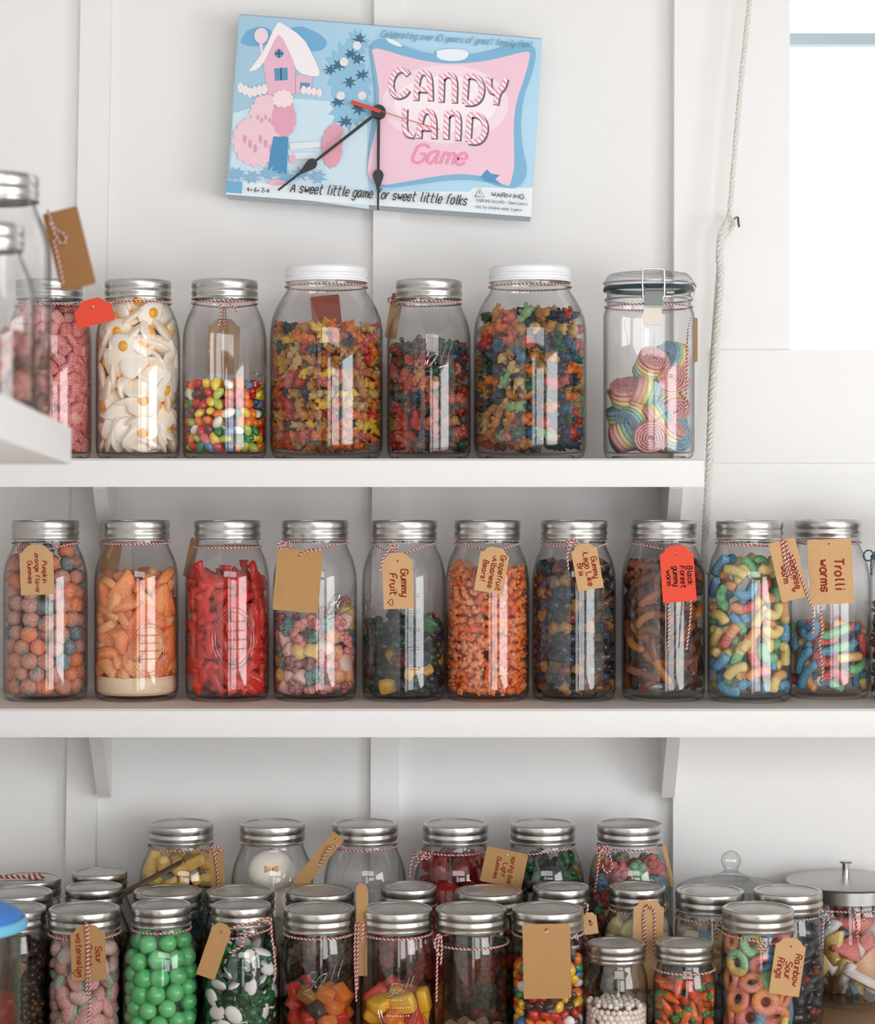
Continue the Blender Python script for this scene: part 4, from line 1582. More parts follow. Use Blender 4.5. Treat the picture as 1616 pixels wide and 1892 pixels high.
# --- counter, middle row and corner
mixb = (('brown', (120, 80, 54), 2), ('dark brown', (70, 48, 38), 2), ('amber', (176, 122, 60), 1))
gb = lambda pfx, pal, s=.014: [(n, c_lobes(G(pfx + '_' + n.replace(' ', '_'), c, .3), s, 5, .012), w) for n, c, w in pal]
for kk, sd in (('C1', 51), ('C2', 52), ('C3', 53), ('C4', 54)):
    fill(kk, 'caramel_chew', gb('chew', mixb), .0115, .10, {'C1': 'in the corner jar against the wall', 'C2': 'in the corner jar second from the wall', 'C3': 'in the jar topped with a twine bow', 'C4': 'in the plain jar behind the brown candies'}[kk], 'caramel chews', sd, cap=0)
fill('D1', 'toffee_chew', gb('toffee', (('dark brown', (60, 48, 40), 2), ('green', (44, 74, 58), 1))), .0115, .11, 'in the dull-lidded jar', 'toffee chews', 55, cap=20)
fill('D2', 'toffee_chew', gb('toffee2', (('tan', (150, 120, 84), 2), ('dark brown', (70, 54, 42), 2))), .0115, .13, 'in the jar behind the frogs', 'toffee chews', 56, cap=20)
fill('D3', 'toffee_chew', gb('toffee3', (('tan', (120, 92, 62), 2), ('dark brown', (60, 46, 38), 2))), .0115, .12, 'in the jar behind the raised script jar', 'toffee chews', 57, cap=20)
fill('D4', 'cherry_chew', gb('cherry', (('red', (170, 44, 36), 2), ('dark brown', (70, 40, 34), 1))), .0115, .12, 'in the jar before the big red gummies', 'cherry chews', 58, cap=20)
fill('D5', 'cherry_chew', gb('cherry2', (('red', (170, 50, 36), 2), ('green', (40, 80, 56), 1), ('dark', (60, 44, 38), 1))), .0115, .125, 'in the jar behind the twine-tied clear jar', 'cherry chews', 59, cap=20)
fill('D6', 'cherry_chew', gb('cherry3', (('dark red', (120, 44, 36), 2), ('dark', (50, 40, 36), 1))), .0115, .125, 'in the jar before the dark green gummies', 'cherry chews', 60, cap=20)
w7 = [('white', c_block(sugared('w7_white', (238, 228, 210), .4), .026, .020, .016, .6), 2), ('pale yellow', c_block(sugared('w7_yellow', (226, 208, 140), .4), .026, .02, .016, .6), 1)]
fill('D7', 'marshmallow_piece', w7, .0120, .148, 'in the jar with the looped twine tag', 'marshmallow pieces', 61, cap=40)
w8 = [('yellow', c_block(sugared('w8_yellow', (232, 206, 128), .4), .024, .018, .014, .6), 2), ('pale blue', c_block(sugared('w8_blue', (132, 168, 188), .4), .024, .018, .014, .6), 2), ('cream', c_block(sugared('w8_cream', (232, 216, 190), .4), .024, .018, .014, .6), 1)]
fill('D8', 'taffy_piece', w8, .0112, .142, 'in the jar below the glass knob lid', 'taffy pieces', 62, cap=60)
w9 = [('black', c_block(pbr('licorice_black', (30, 34, 40), .3, coat=.3), .020, .012, .010, .5), 4), ('dark grey', c_block(pbr('licorice_grey', (66, 72, 80), .4), .02, .012, .010, .5), 2), ('dark red', c_block(pbr('licorice_red', (120, 44, 40), .4), .02, .012, .010, .5), .8)]
fill('D9', 'licorice_piece', w9, .0080, .134, 'in the jar tied with blue twine', 'licorice pieces', 63, cap=110)
# --- counter, front row
fill('F0', 'chocolate_chew', gb('choc', (('dark brown', (62, 46, 38), 3), ('brown', (112, 76, 48), 1.6), ('tan', (160, 118, 70), 1))), .0112, .140, 'in the jar behind the blue tub lid', 'chocolate chews', 71, cap=50)
ml = [('pink', c_melon(sugared('melon_pink', (226, 150, 140), .55), sugared('melon_green', (150, 176, 150), .55)), 3), ('pale', c_melon(sugared('melon_pale', (222, 172, 158), .6), sugared('melon_grey_green', (160, 170, 150), .6), .95), 2)]
fill('F1', 'sour_melon_candy', ml, .0118, .156, 'in the front counter jar', 'sour melon candies', 72, cap=90, flat=.4)
fill('F2', 'gumball', [('green', c_ball(hard('apple_green', (92, 190, 116), .22)), 3), ('green', c_ball(hard('pale_apple_green', (110, 200, 130), .22), .0115), 1)], .0122, .172, 'in the front counter jar', 'gumballs', 73, cap=90, spread=1.98)
fg = [('green', c_frog(G('frog_green', (24, 104, 56), .3, deep=.9), pbr('frog_belly', (232, 228, 224), .5)), 2), ('dark green', c_frog(G('frog_dark_green', (16, 66, 42), .3), pbr('frog_belly', (232, 228, 224), .5), .95), 2)]
fill('F3', 'gummy_frog', fg, .0112, .138, 'in the front counter jar', 'gummy frogs', 74, cap=90, flat=.55)
PALF4 = (('orange', (228, 130, 40), 2), ('red', (206, 60, 44), 2), ('amber', (206, 150, 60), 1.4), ('dark brown', (80, 50, 40), 1), ('green', (70, 100, 70), .5))
fill('F4', 'fruit_chew', [(n, c_block(G('chew_' + n.replace(' ', '_'), c, deep=.85), .024, .02, .014, .4), w) for n, c, w in PALF4], .0118, .082, 'in the jar with raised script', 'fruit chews', 75, cap=60)
PALF5 = (('yellow', (236, 180, 50), 2), ('red', (196, 58, 40), 1.6), ('orange', (214, 110, 40), 1.4))
fill('F5', 'wrapped_candy', [(n, c_block(pbr('wrapper_' + n, c, .3), .034, .026, .016, .4), w) for n, c, w in PALF5], .0135, .084, 'in the jar with a raised crest', 'wrapped candies', 76, cap=40)
fill('F6', 'taffy_chip', [('tan', c_block(pbr('taffy_tan', (150, 120, 96), .5), .02, .016, .012, .5), 1)], .0105, .026, 'at the bottom of the clear twine-tied jar', 'taffy chips', 77, cap=30)
PALF7 = (('yellow', (240, 190, 40), 2), ('orange', (236, 120, 40), 2), ('red', (200, 44, 32), 1.6), ('blue', (46, 118, 190), 1.2), ('green', (60, 160, 90), 1.2), ('brown', (74, 46, 36), 1.5), ('white', (240, 236, 230), .8))
fill('F7', 'chocolate_lentil', [(n, c_lentil(hard('lentil_' + n, c)), w) for n, c, w in PALF7], .0072, .120, 'in the jar behind the large blank tag', 'chocolate lentils', 78, cap=190, spread=1.95)
fill('F8', 'candy_pearl', [('white', c_ball(hard('pearl_white', (240, 232, 222)), .0042), 2), ('white', c_ball(hard('pearl_pale', (232, 214, 204)), .0040), 1)], .0041, .050, 'in the short jar', 'candy pearls', 79, cap=200, dome=.015, spread=1.98, deep=False)
cr = [('orange', c_carrot(G('carrot_orange', (240, 112, 44), .2, deep=.95), G('carrot_green', (50, 146, 80), .2, deep=.95)), 3), ('deep orange', c_carrot(G('carrot_deep', (224, 90, 34), .2, deep=.95), G('carrot_dark_green', (34, 112, 64), .2, deep=.95), .028), 1.5)]
fill('F9', 'candy_carrot', cr, .0085, .092, 'in the short jar', 'candy carrots', 80, cap=110, flat=.2)
RGp = [sg('ring_' + n, c) for n, c in (('pink', (232, 112, 110)), ('blue', (80, 150, 190)), ('orange', (240, 150, 60)), ('salmon', (236, 140, 110)), ('yellow', (240, 210, 90)), ('green', (130, 194, 130)))]
rr_ = [('pink and blue', c_ring(RGp[0], RGp[1]), 1.5), ('orange and salmon', c_ring(RGp[2], RGp[3]), 1.5), ('yellow and green', c_ring(RGp[4], RGp[5]), 1.4), ('pink', c_ring(RGp[0], RGp[0]), 1), ('blue and green', c_ring(RGp[1], RGp[5]), .8)]
fill('F10', 'sour_ring', rr_, .0158, .150, 'in the front counter jar', 'sour rings', 81, cap=60, flat=.8, spread=1.75)
wd = [('pink', c_wedge(sugared('wedge_pink', (236, 120, 110), .4), WH, .056), 2.2), ('blue', c_wedge(sugared('wedge_blue', (100, 180, 210), .4), WH, .056), 1), ('yellow', c_wedge(sugared('wedge_yellow', (250, 214, 120), .4), WH, .056), 2), ('pale orange', c_wedge(sugared('wedge_peach', (242, 190, 140), .4), WH, .052), 1.2)]
fill('R2', 'sour_wedge', wd, .0182, .124, 'in the steel-lidded jar', 'sour wedges', 82, cap=70, flat=.6, spread=1.8, zone=[(.42, [.1, .1, 3, 2]), (.72, [1, 2.2, .3, .3]), (9, [5, .3, .1, .1])])
# near jars
nb = [('brown', c_lobes(G('near_brown', (130, 84, 66), .3), .015, 5, .013), 2), ('pinkish', c_lobes(G('near_pink', (196, 130, 118), .3), .015, 5, .013), 1)]
fill('N1', 'gummy_flower', nb, .0125, .10, 'in the tall blurred jar', 'gummy flowers', 91, cap=40)
fill('N2', 'gummy_flower', nb, .0125, .07, 'in the short blurred jar', 'gummy flowers', 92, cap=20)
print('CANDY', STATS, sum(STATS.values()))
#%%STAGE4
# ------------------------------------------------------------------ twine and tags
def pt_on_neck(J, ang, dz=0.0, dr=0.0):
    r = J['d']['neck'] * J['s'] + .0018 + dr
    return Vector((J['x'] + r * math.sin(ang), J['y'] - r * math.cos(ang), J['z'] + J['d']['zn'] * J['s'] + dz))


def neck_path(J, droop=0.0, ang0=0.0, width=0.7, n=130, zoff=0.0):
    """closed loop round a jar's neck, sagging towards ang0 and following the shoulder"""
    out = []
    P = sorted(((z, r) for r, z in J['d']['p'] if z > .01), key=lambda t: t[0])
    zs, rs = [z for z, r in P], [r for z, r in P]
    for i in range(n + 1):
        a = 2 * PI * i / n
        da = (a - ang0 + PI) % (2 * PI) - PI
        dz = -droop * math.exp(-(da / width) ** 2) + zoff
        zz = J['d']['zn'] + dz / J['s']
        r = max(float(np.interp(zz, zs, rs)), J['d']['neck'] - .0012) * J['s'] + .0019
        out.append(Vector((J['x'] + r * math.sin(a), J['y'] - r * math.cos(a), J['z'] + zz * J['s'])))
    return out


def resample(P, step):
    out = [P[0]]
    for a, b_ in zip(P, P[1:]):
        L = (b_ - a).length
        m = max(1, int(L / step))
        for k in range(1, m + 1):
            out.append(a + (b_ - a) * (k / m))
    return out


def twine_mesh(paths, origin, thick=.00085, pitch=.0054, mats=(TWR, TWW), ends=True):
    b = MB()
    for P in paths:
        P = resample([Vector(p) - origin for p in P], .0011)
        twist(b, P, thick * .82, thick, pitch, 2, (0, 1), 5)
    return b


def bow_paths(c, s=.010, y=0.0, seed=0):
    """two loops and a knot"""
    rg = random.Random(seed)
    out = []
    for sx in (-1, 1):
        k = .8 + .4 * rg.random()
        out.append([c + Vector((sx * s * k * t * (1.0), -.003 - .002 * math.sin(q), s * .55 * math.sin(q) * k + s * .1)) for q, t in [(2 * PI * i / 14, .5 - .5 * math.cos(2 * PI * i / 14)) for i in range(15)]])
    out.append([c + Vector((.0026 * math.cos(a), -.003 + .0015 * math.sin(a * 2), .0026 * math.sin(a))) for a in [i * .6 for i in range(22)]])
    return out


def px_path(pts, y):
    return smooth_path([PW(p[0], p[1], p[2] if len(p) > 2 else y) for p in pts], .004)


def ribbon(b, P, hw, front, mi=0, tfm=None):
    """flat band along a 2d polyline; tfm maps (x, y) to a point, front is a vector offset"""
    n = len(P)
    if n < 2:
        return
    V = []
    for i in range(n):
        a, c = P[max(i - 1, 0)], P[min(i + 1, n - 1)]
        dx, dy = c[0] - a[0], c[1] - a[1]
        L = math.hypot(dx, dy) or 1
        nx, ny = -dy / L * hw, dx / L * hw
        h = hw[i] if isinstance(hw, list) else None
        V.append(tfm(P[i][0] + nx, P[i][1] + ny) + front)
        V.append(tfm(P[i][0] - nx, P[i][1] - ny) + front)
    F = [(2 * i, 2 * i + 1, 2 * i + 3, 2 * i + 2) for i in range(n - 1)]
    b.add(V, F, mi)


def gift_tag(label, cx, cy, w, h, rot=0.0, y=0.0, mat=None, lines=(), ink=None, shape='luggage', key=None, loop_droop=.008, tails=(), bow=None, heart=None, hole_mark=True, ink_size=None, group=None, lean=0.0, twine=True, extra=(), text_dx=0.0, name='gift_tag', twmats=None, yaw=0.0):
    mat = mat or KRAFT
    ink = ink or INKR
    s = (DIST + y) / F_PX
    W, H = w * s, h * s
    r = math.radians(rot)
    cyw, syw = math.cos(math.radians(yaw)), math.sin(math.radians(yaw))
    u = Vector((math.cos(r) * cyw, syw, -math.sin(r)))
    d = Vector((-math.sin(r), -lean, -math.cos(r))).normalized()
    nrm = u.cross(d).normalized()
    if nrm.y > 0:
        nrm = -nrm
    C = PW(cx, cy, y)
    hole = C + d * (-H / 2 + .007 + (.004 if shape == 'luggage' else 0))
    root = empty(name, hole, label, 'tag', group)
    P = lambda a, b_: C + u * a + d * b_ - hole
    c = min(W * .24, .016) if shape == 'luggage' else .0018
    if shape == 'luggage':
        out = [(-W / 2, H / 2), (W / 2, H / 2), (W / 2, -H / 2 + c), (W / 2 - c * .45, -H / 2 + c * .8), (W / 2 - c * .75, -H / 2 + c * .35), (W / 2 - c * 1.25, -H / 2), (-W / 2 + c * 1.25, -H / 2), (-W / 2 + c * .75, -H / 2 + c * .35), (-W / 2 + c * .45, -H / 2 + c * .8), (-W / 2, -H / 2 + c)]
    else:
        out = [(-W / 2 + c, H / 2), (W / 2 - c, H / 2), (W / 2, H / 2 - c), (W / 2, -H / 2 + c), (W / 2 - c, -H / 2), (-W / 2 + c, -H / 2), (-W / 2, -H / 2 + c), (-W / 2, H / 2 - c)]
    b = MB().prism([P(*p) for p in out[::-1]], nrm * .0004, nrm * -.0004)
    b.build('card', mat, root, sharp=20)
    if hole_mark:
        MB().prism([hole - hole + u * (.0017 * math.cos(a)) + d * (.0017 * math.sin(a)) for a in [2 * PI * i / 12 for i in range(12)]], nrm * .0006, nrm * .0003).build('hole', INKK, root)
    if lines:
        size = ink_size * s if ink_size else min(1.0 * W / (len(lines) * 1.55), .02)
        tl = [text_strokes(t, 1.0, .08, 1.2) for t in lines]
        mxl = max(l for _, l in tl)
        size = min(size, .80 * H / mxl, .235 * W)
        b = MB()
        n = len(lines)
        pitch = min(size * 1.6, .84 * W / n)
        for i, (st_, L) in enumerate(tl):
            bx = text_dx * W + pitch * (n - 1) / 2 - i * pitch - size * .35
            off = -L * size / 2 + (i % 2) * .02 * H + .05 * H
            for sk in st_:
                q = soften(sk, 2)
                b.tube([P(bx + py * size, off + px_ * size) + nrm * .0006 for px_, py in q], size * .1, 4)
        b.build('handwriting', ink, root)
    if heart:
        hx, hy, hs, solid = heart
        pts = []
        for i in range(20):
            t = 2 * PI * i / 20
            X = 16 * math.sin(t) ** 3 / 17
            Y = (13 * math.cos(t) - 5 * math.cos(2 * t) - 2 * math.cos(3 * t) - math.cos(4 * t)) / 17
            pts.append((hx * W + Y * hs, hy * H + X * hs))
        b = MB()
        if solid:
            b.prism([P(*p) for p in pts], nrm * .0007, nrm * .0004)
        else:
            b.tube([P(*p) + nrm * .0006 for p in pts], hs * .12, 4, closed=True)
        b.build('heart', ink, root)
    paths = []
    if key:
        J = JARS[key]
        hv = hole - Vector((J['x'], J['y'], 0))
        a0 = math.atan2(hv.x, -hv.y)
        paths.append(neck_path(J, loop_droop, a0))
        top = pt_on_neck(J, a0, -loop_droop, .0025)
        fr = hole + nrm * .0012
        paths.append([top + Vector((-.0015, 0, 0)), top * .5 + fr * .5 + Vector((-.002, -.0015, 0)), fr])
        paths.append([top + Vector((.0015, 0, 0)), top * .5 + fr * .5 + Vector((.002, -.0015, 0)), fr])
    for t in tails:
        paths.append(px_path(t, y - .002))
    if bow:
        paths += bow_paths(PW(bow[0], bow[1], y - .001), bow[2] if len(bow) > 2 else .008, seed=int(cx))
    if paths and twine:
        twine_mesh(paths, hole).build('twine', list(twmats or (TWR, TWW)), root)
    return root


def twine_tie(key, label, droop=0.0, ang=0.0, tails=(), y=None, bow=None, mats=(TWR, TWW), zoff=0.0, width=.7):
    J = JARS[key]
    paths = [neck_path(J, droop, ang, width, zoff=zoff)]
    c = Vector((J['x'], J['y'], J['z'] + J['d']['zn']))
    for t in tails:
        paths.append(px_path(t, y))
    if bow:
        paths += bow_paths(PW(bow[0], bow[1], y), bow[2] if len(bow) > 2 else .008, seed=len(label))
    o = twine_mesh(paths, c).build('twine_tie', list(mats), None, c)
    tag(o, label, 'twine')
    return o


YM = -.0655
YB = yb - .0655
YF = yf - .0545
# middle shelf
gift_tag('upright kraft tag reading Pumpkin Orange flavor Gummies', 68, 1053, 62, 92, -2, YM, lines=('Pumpkin', 'orange flavor', 'Gummies'), key='M1')
gift_tag('large blank kraft tag tilted before the mixed sugared gummies', 550, 1072, 84, 116, 5, YM - .002, mat=KRAFT2, shape='rect', key='M4', hole_mark=False, tails=[[(592, 1016), (560, 1020), (553, 1028)]], bow=(526, 1008, .008))
gift_tag('kraft tag reading Gummy Fruit with a small heart', 735, 1073, 56, 104, -2, YM, lines=('Gummy', 'Fruit'), key='M5', heart=(-.26, .38, .0045, False), tails=[[(722, 1012), (708, 1030), (703, 1055)]], bow=(726, 1012, .007), loop_droop=.012)
gift_tag('tilted kraft tag with Grapefruit written on it', 909, 1053, 54, 84, 10, YM, lines=('Grapefruit', 'Albanese', 'Bears!'), key='M6')
gift_tag('slanted kraft tag hanging on the jar of dark studded bricks', 1084, 1047, 48, 86, -10, YM, lines=('Gummy', 'Lego Like', 'Brix'), key='M7', tails=[[(1056, 1003), (1048, 1025), (1050, 1052)]], bow=(1056, 1002, .006))
gift_tag('red card tag with black writing on the brown worm jar', 1252, 1060, 62, 104, -4, YM, mat=REDCARD, ink=INKK, lines=('Black', 'Forest', 'gummy', 'worm'), key='M8', tails=[[(1250, 1006, YM + .002), (1240, 1060, YM + .003), (1235, 1112, YM + .001), (1235, 1160), (1234, 1200)], [(1254, 1006, YM + .002), (1270, 1060, YM + .003), (1276, 1112, YM + .001), (1274, 1150), (1268, 1200)]], text_dx=.02)
gift_tag('slanted kraft tag with twine strands over its writing beside the big kraft tag', 1456, 1053, 50, 112, -13, YM - .016, lines=('Albanese', 'worm'), key='M9', shape='rect', heart=(.02, .34, .0036, True), tails=[[(1445, 996), (1450, 1030), (1462, 1060), (1458, 1068), (1450, 1040), (1444, 1000)], [(1448, 1000), (1465, 1035), (1482, 1075), (1497, 1115), (1502, 1120)], [(1452, 1000), (1456, 1040), (1450, 1064)]], loop_droop=.002)
gift_tag('big kraft tag with two written words on the bright worm jar', 1534, 1056, 82, 120, -3, YM - .005 + .012, lines=('Trolli', 'worms'), key='M10', shape='rect', ink_size=17, tails=[[(1528, 998, YM + .009), (1512, 1060, YM + .010), (1502, 1118, YM + .008), (1503, 1160), (1500, 1172)], [(1532, 998, YM + .009), (1524, 1060, YM + .010), (1516, 1120, YM + .008), (1519, 1165), (1514, 1190), (1519, 1230), (1518, 1258)]], loop_droop=.004)
gift_tag('narrow kraft tag edge hanging behind the red fish jar', 353, 1030, 16, 74, 12, .055, mat=KRAFT2, shape='rect', twine=False, hole_mark=False)
gift_tag('kraft tag hanging behind the shoulder of the orange slice jar', 205, 1030, 34, 60, 8, .066, mat=KRAFT2, shape='rect', twine=False, hole_mark=False)
twine_tie('M2', 'twine wound under the lid of the orange slice jar')
twine_tie('M3', 'twine round the neck of the red fish gummy jar', zoff=-.005)
twine_tie('M11', 'dark and blue twine bow on the last jar of the lower shelf', mats=(TWB, TWK), y=-.06, bow=(1612, 1028, .013), tails=[[(1610, 1032), (1608, 1048), (1610, 1062)]])

# top shelf
YT = -.0655
gift_tag('red card tag tilted between pink candies and fried egg gummies', 173, 576, 70, 48, -14, YT - .004, mat=REDCARD, shape='luggage', key='T2', loop_droop=.001, hole_mark=True, extra=())
twine_tie('T1', 'twine round the neck of the pink sour candy jar', zoff=-.004)
gift_tag('brown card hanging behind the jelly bean jar', 413, 640, 58, 102, 2, .068, mat=KRAFT2, key='T3', loop_droop=.002, hole_mark=False, tails=[[(407, 556, -.05), (408, 580, -.058), (404, 604, -.064)], [(420, 558, -.05), (436, 572, -.058), (434, 580, -.06)]], bow=None)
twine_tie('T4', 'thin twine under the white lid of the jar next to the jelly beans')
twine_tie('T6', 'thin twine under the white lid of the jar next to the clip-top jar')
gift_tag('pinkish red card seen through the jar beside the jelly beans', 602, 574, 54, 56, -6, .085, mat=pbr('rosy_card', (176, 96, 84), .8), shape='rect', twine=False, hole_mark=False)
gift_tag('kraft tag edge peeping out behind the shoulder of the middle bear jar', 728, 584, 22, 84, 10, .05, mat=KRAFT2, shape='rect', key='T5', loop_droop=.001, hole_mark=False, bow=(726, 556, .006))
gift_tag('thin card tag hanging at the side of the clip-top jar', 1284, 628, 9, 82, 0, .01, mat=KRAFT2, shape='rect', twine=False, hole_mark=False)
twine_tie('T7', 'twine round the neck of the clip-top jar with an end down its side', tails=[[(1278, 575, -.01), (1270, 620, -.04), (1268, 700, -.05), (1266, 760, -.05)]], y=-.05)

# counter
gift_tag('written kraft tag behind one long twine strand on the melon candy jar', 163, 1760, 64, 102, -2, YF, mat=KRAFT2, lines=('Sour', 'Patch', 'watermelon'), key='F1', tails=[[(160, 1704), (163, 1730), (164, 1790), (166, 1830), (163, 1892)], [(158, 1704), (161, 1760), (160, 1840)]], heart=(-.36, .36, .005, False), loop_droop=.001)
gift_tag('blank kraft tag slanting between the gumballs and the frogs', 396, 1756, 36, 104, 19, YF - .004, mat=KRAFT2, key='F3', loop_droop=.006, tails=[[(428, 1714), (460, 1706), (496, 1700), (502, 1730), (508, 1780), (507, 1808)], [(480, 1706), (452, 1728), (446, 1748), (424, 1760)]], bow=(492, 1700, .006))
gift_tag('narrow kraft tag squeezed between two front counter jars', 668, 1718, 20, 170, 0, YF + .035, mat=KRAFT2, shape='luggage', tails=[[(657, 1704), (655, 1760), (658, 1850)], [(662, 1704), (660, 1760), (660, 1830)]], hole_mark=False)
gift_tag('large blank kraft tag covering the chocolate lentil jar', 1010, 1776, 88, 138, -1, YF - .003, mat=KRAFT2, shape='rect', key='F7', loop_droop=.001)
gift_tag('kraft tag reading Rainbow Sour Rings', 1455, 1786, 56, 106, 8, YF, lines=('Rainbow', 'Sour', 'Rings'), key='F10', loop_droop=.007, bow=(1410, 1752, .006))
gift_tag('small kraft tag half hidden behind the blank lentil jar tag', 1090, 1706, 26, 40, -8, YF + .062, shape='luggage', lines=('Or',), twine=True, tails=[[(1082, 1690), (1086, 1674), (1080, 1668)]])
gift_tag('kraft tag with two looped twine strands on the marshmallow jar', 1196, 1745, 56, 164, 2, ym - .055, shape='luggage', key='D7', loop_droop=.001, tails=[[(1193, 1672), (1190, 1690), (1194, 1760)], [(1194, 1672), (1208, 1684), (1208, 1750), (1210, 1765)], [(1192, 1674), (1188, 1700), (1190, 1750)]])
gift_tag('slanted kraft tag leaning against the yellow and blue block jar', 401, 1606, 26, 76, -4, YB + .01, mat=KRAFT2, shape='rect', key='B1', loop_droop=.001, tails=[[(391, 1560), (398, 1590), (402, 1620), (403, 1640)], [(392, 1562), (408, 1570), (400, 1576)]], lines=('0',))
gift_tag('long kraft tag leaning out from the empty clear jar', 588, 1590, 26, 118, 40, YB, mat=KRAFT2, shape='rect', key='B3', loop_droop=.001, tails=[[(624, 1562), (608, 1568), (594, 1592), (588, 1600)]], lean=.25)
gift_tag('kraft tag reading Light Gummies tilted before the red gummy jar', 931, 1603, 78, 66, 12, YB - .004, mat=KRAFT2, shape='rect', lines=('spring Bok', 'Light', 'Gummies'), key='B5', loop_droop=.006, hole_mark=False)
gift_tag('thin kraft tag edge beside the red, blue and green sour candies', 1234, 1600, 8, 78, -12, YB + .05, mat=KRAFT, shape='rect', twine=False, hole_mark=False)
for k_, t_ in (('B4', 'twine with loose loops round the big red gummy jar'), ('B6', 'twine with loops tied at the side of the sour candy jar')):
    if k_ == 'B4':
        twine_tie(k_, t_, zoff=-.006, y=YB + .01, tails=[[(795, 1580), (770, 1575), (758, 1600), (757, 1625)], [(792, 1582), (775, 1590), (765, 1605)]], bow=(782, 1582, .010))
    else:
        twine_tie(k_, t_, y=YB + .01, tails=[[(1108, 1562), (1104, 1610), (1098, 1650)], [(1110, 1562), (1126, 1580), (1130, 1606), (1118, 1612), (1112, 1596)]], bow=(1112, 1572, .010))
twine_tie('F2', 'twine wound under the lid of the green gumball jar')
twine_tie('F4', 'twine wound under the lid of the jar with raised script')
twine_tie('F5', 'twine wound under the lid of the jar with the raised crest', tails=[[(672, 1704), (668, 1740)]], y=YF)
twine_tie('F6', 'twine sagging round the nearly empty clear jar with long ends', zoff=-.012, y=YF + .004, tails=[[(812, 1726), (808, 1760), (806, 1850)], [(814, 1726), (816, 1750), (814, 1782)], [(810, 1726), (802, 1745), (812, 1765)]])
twine_tie('F9', 'twine sagging round the carrot candy jar', zoff=-.004)
twine_tie('D9', 'blue and white twine bow on the licorice jar', mats=(TWB, TWW), y=ym - .04, bow=(1524, 1690, .009), tails=[[(1522, 1694), (1520, 1720), (1519, 1752)], [(1526, 1694), (1532, 1706), (1531, 1714)]])
twine_tie('R2', 'twine tied under the steel lid of the wedge jar', y=.05 - .079, tails=[[(1578, 1682), (1582, 1710), (1584, 1738)], [(1590, 1680), (1596, 1694), (1594, 1702)]])
twine_tie('D8', 'twine end on the jar below the glass knob lid', y=ym - .05, tails=[[(1336, 1704), (1324, 1716), (1322, 1738)]], zoff=-.003)
J = JARS['C3']
zl = J['z'] + J['d']['h'] + .0012
c0 = Vector((J['x'], J['y'], zl))
pp = [[c0 + Vector((-.045 + .0045 * i, -.006 + .001 * math.sin(i), .001)) for i in range(13)]]
pp += [[c0 + Vector((.012 + .012 * math.cos(a) * k, -.004 + .005 * math.sin(a), .0016 + .0012 * math.sin(a))) for a in [2 * PI * i / 14 for i in range(15)]] for k in (1, -1)]
o = twine_mesh(pp, c0, .0016, .008).build('twine_bow', [TWR, TWW], None, c0)
tag(o, 'red striped twine bow lying on a jar lid in the corner', 'twine')
# card seen edge-on, resting between jar lids
p1, p2 = PW(226, 1656, -.075), PW(331, 1599, -.030)
dd = (p2 - p1)
nn = Vector((-dd.z, 0, dd.x)).normalized() * .0022
bk = Vector((.004, .028, .004))
c0 = p1.copy()
V = [p1 - nn - c0, p2 - nn * .6 - c0, p2 - nn * .6 + bk - c0, p1 - nn + bk - c0, p1 + nn - c0, p2 + nn * .6 - c0, p2 + nn * .6 + bk - c0, p1 + nn + bk - c0]
o = MB().hexa(V).build('gift_tag', pbr('dark_brown_card', (98, 74, 54), .8, noise=.1, nscale=60), None, c0, sharp=20)
tag(o, 'dark brown card tag seen edge-on before the yellow and blue block jar', 'tag')
# tag on the tall near jar
J = JARS['N1']
yg = J['y'] + .02
gift_tag('big brown tag hanging from the tall blurred jar', 128, 460, 66, 148, -14, yg, mat=pbr('brown_near_card', (150, 106, 62), .85), shape='rect', tails=[[(88, 388), (100, 420), (118, 432), (122, 445), (110, 448), (92, 410)], [(98, 440), (110, 490), (117, 528)]], lines=('0',), ink_size=14, hole_mark=False)

# blue-lidded tub at the corner
yt = -.53
tx, tz = XW(-88, yt), ZCn
tub = empty('plastic_tub', (tx, yt, tz), 'clear plastic tub with a domed blue lid at the counter corner', 'tub')
zt_ = EYE - .513 - Z_C
MB().lathe([(0, 0), (.070, 0), (.073, .004), (.078, zt_ - .012), (.0765, zt_ - .012), (.0715, .005), (0, .003)], 56).build('tub_wall', glass('frosted_plastic', edge=(.6, .62, .64), clear=.86, power=2.0, rough=.25, f0=.12), tub)
MB().lathe([(.0790, zt_ - .012), (.085, zt_ - .010), (.0856, zt_ - .006), (.0835, zt_)], 64).lathe([(.0835, zt_), (.0815, zt_ + .0015), (.080, zt_)], 64).build('lid_rim', pbr('light_blue_rim', (110, 184, 216), .35), tub)
MB().lathe([(.0805, zt_ - .001), (.075, zt_ + .0075), (.058, zt_ + .015), (.03, zt_ + .020), (0, zt_ + .021)], 64).build('blue_lid', pbr('blue_plastic', (60, 132, 214), .4), tub)
rb = [('red', c_block(G('tub_red', (206, 70, 58), .3), .03, .022, .018, .5), 1)]
JARS['TUB'] = dict(root=tub, kind=None, x=tx, y=yt, z=tz, rin=lambda z: .0700 + np.asarray(z) * .02, d=dict(p=[(.07, .2)]), s=1)
fill('TUB', 'red_chew', rb, .0135, .150, 'in the blue-lidded tub', 'red chews', 95, cap=30)

# ------------------------------------------------------------------ the wall clock made of a game box
YC = WALLY - .018 - .05
sC = (DIST + YC) / F_PX


def zc(zx, zy, k=0.0):
    """point on the clock face; k lifts it off the print"""
    return PW(400 + zx * .40223, zy * .40223, YC) + Vector((0, -k, 0)) - CLK


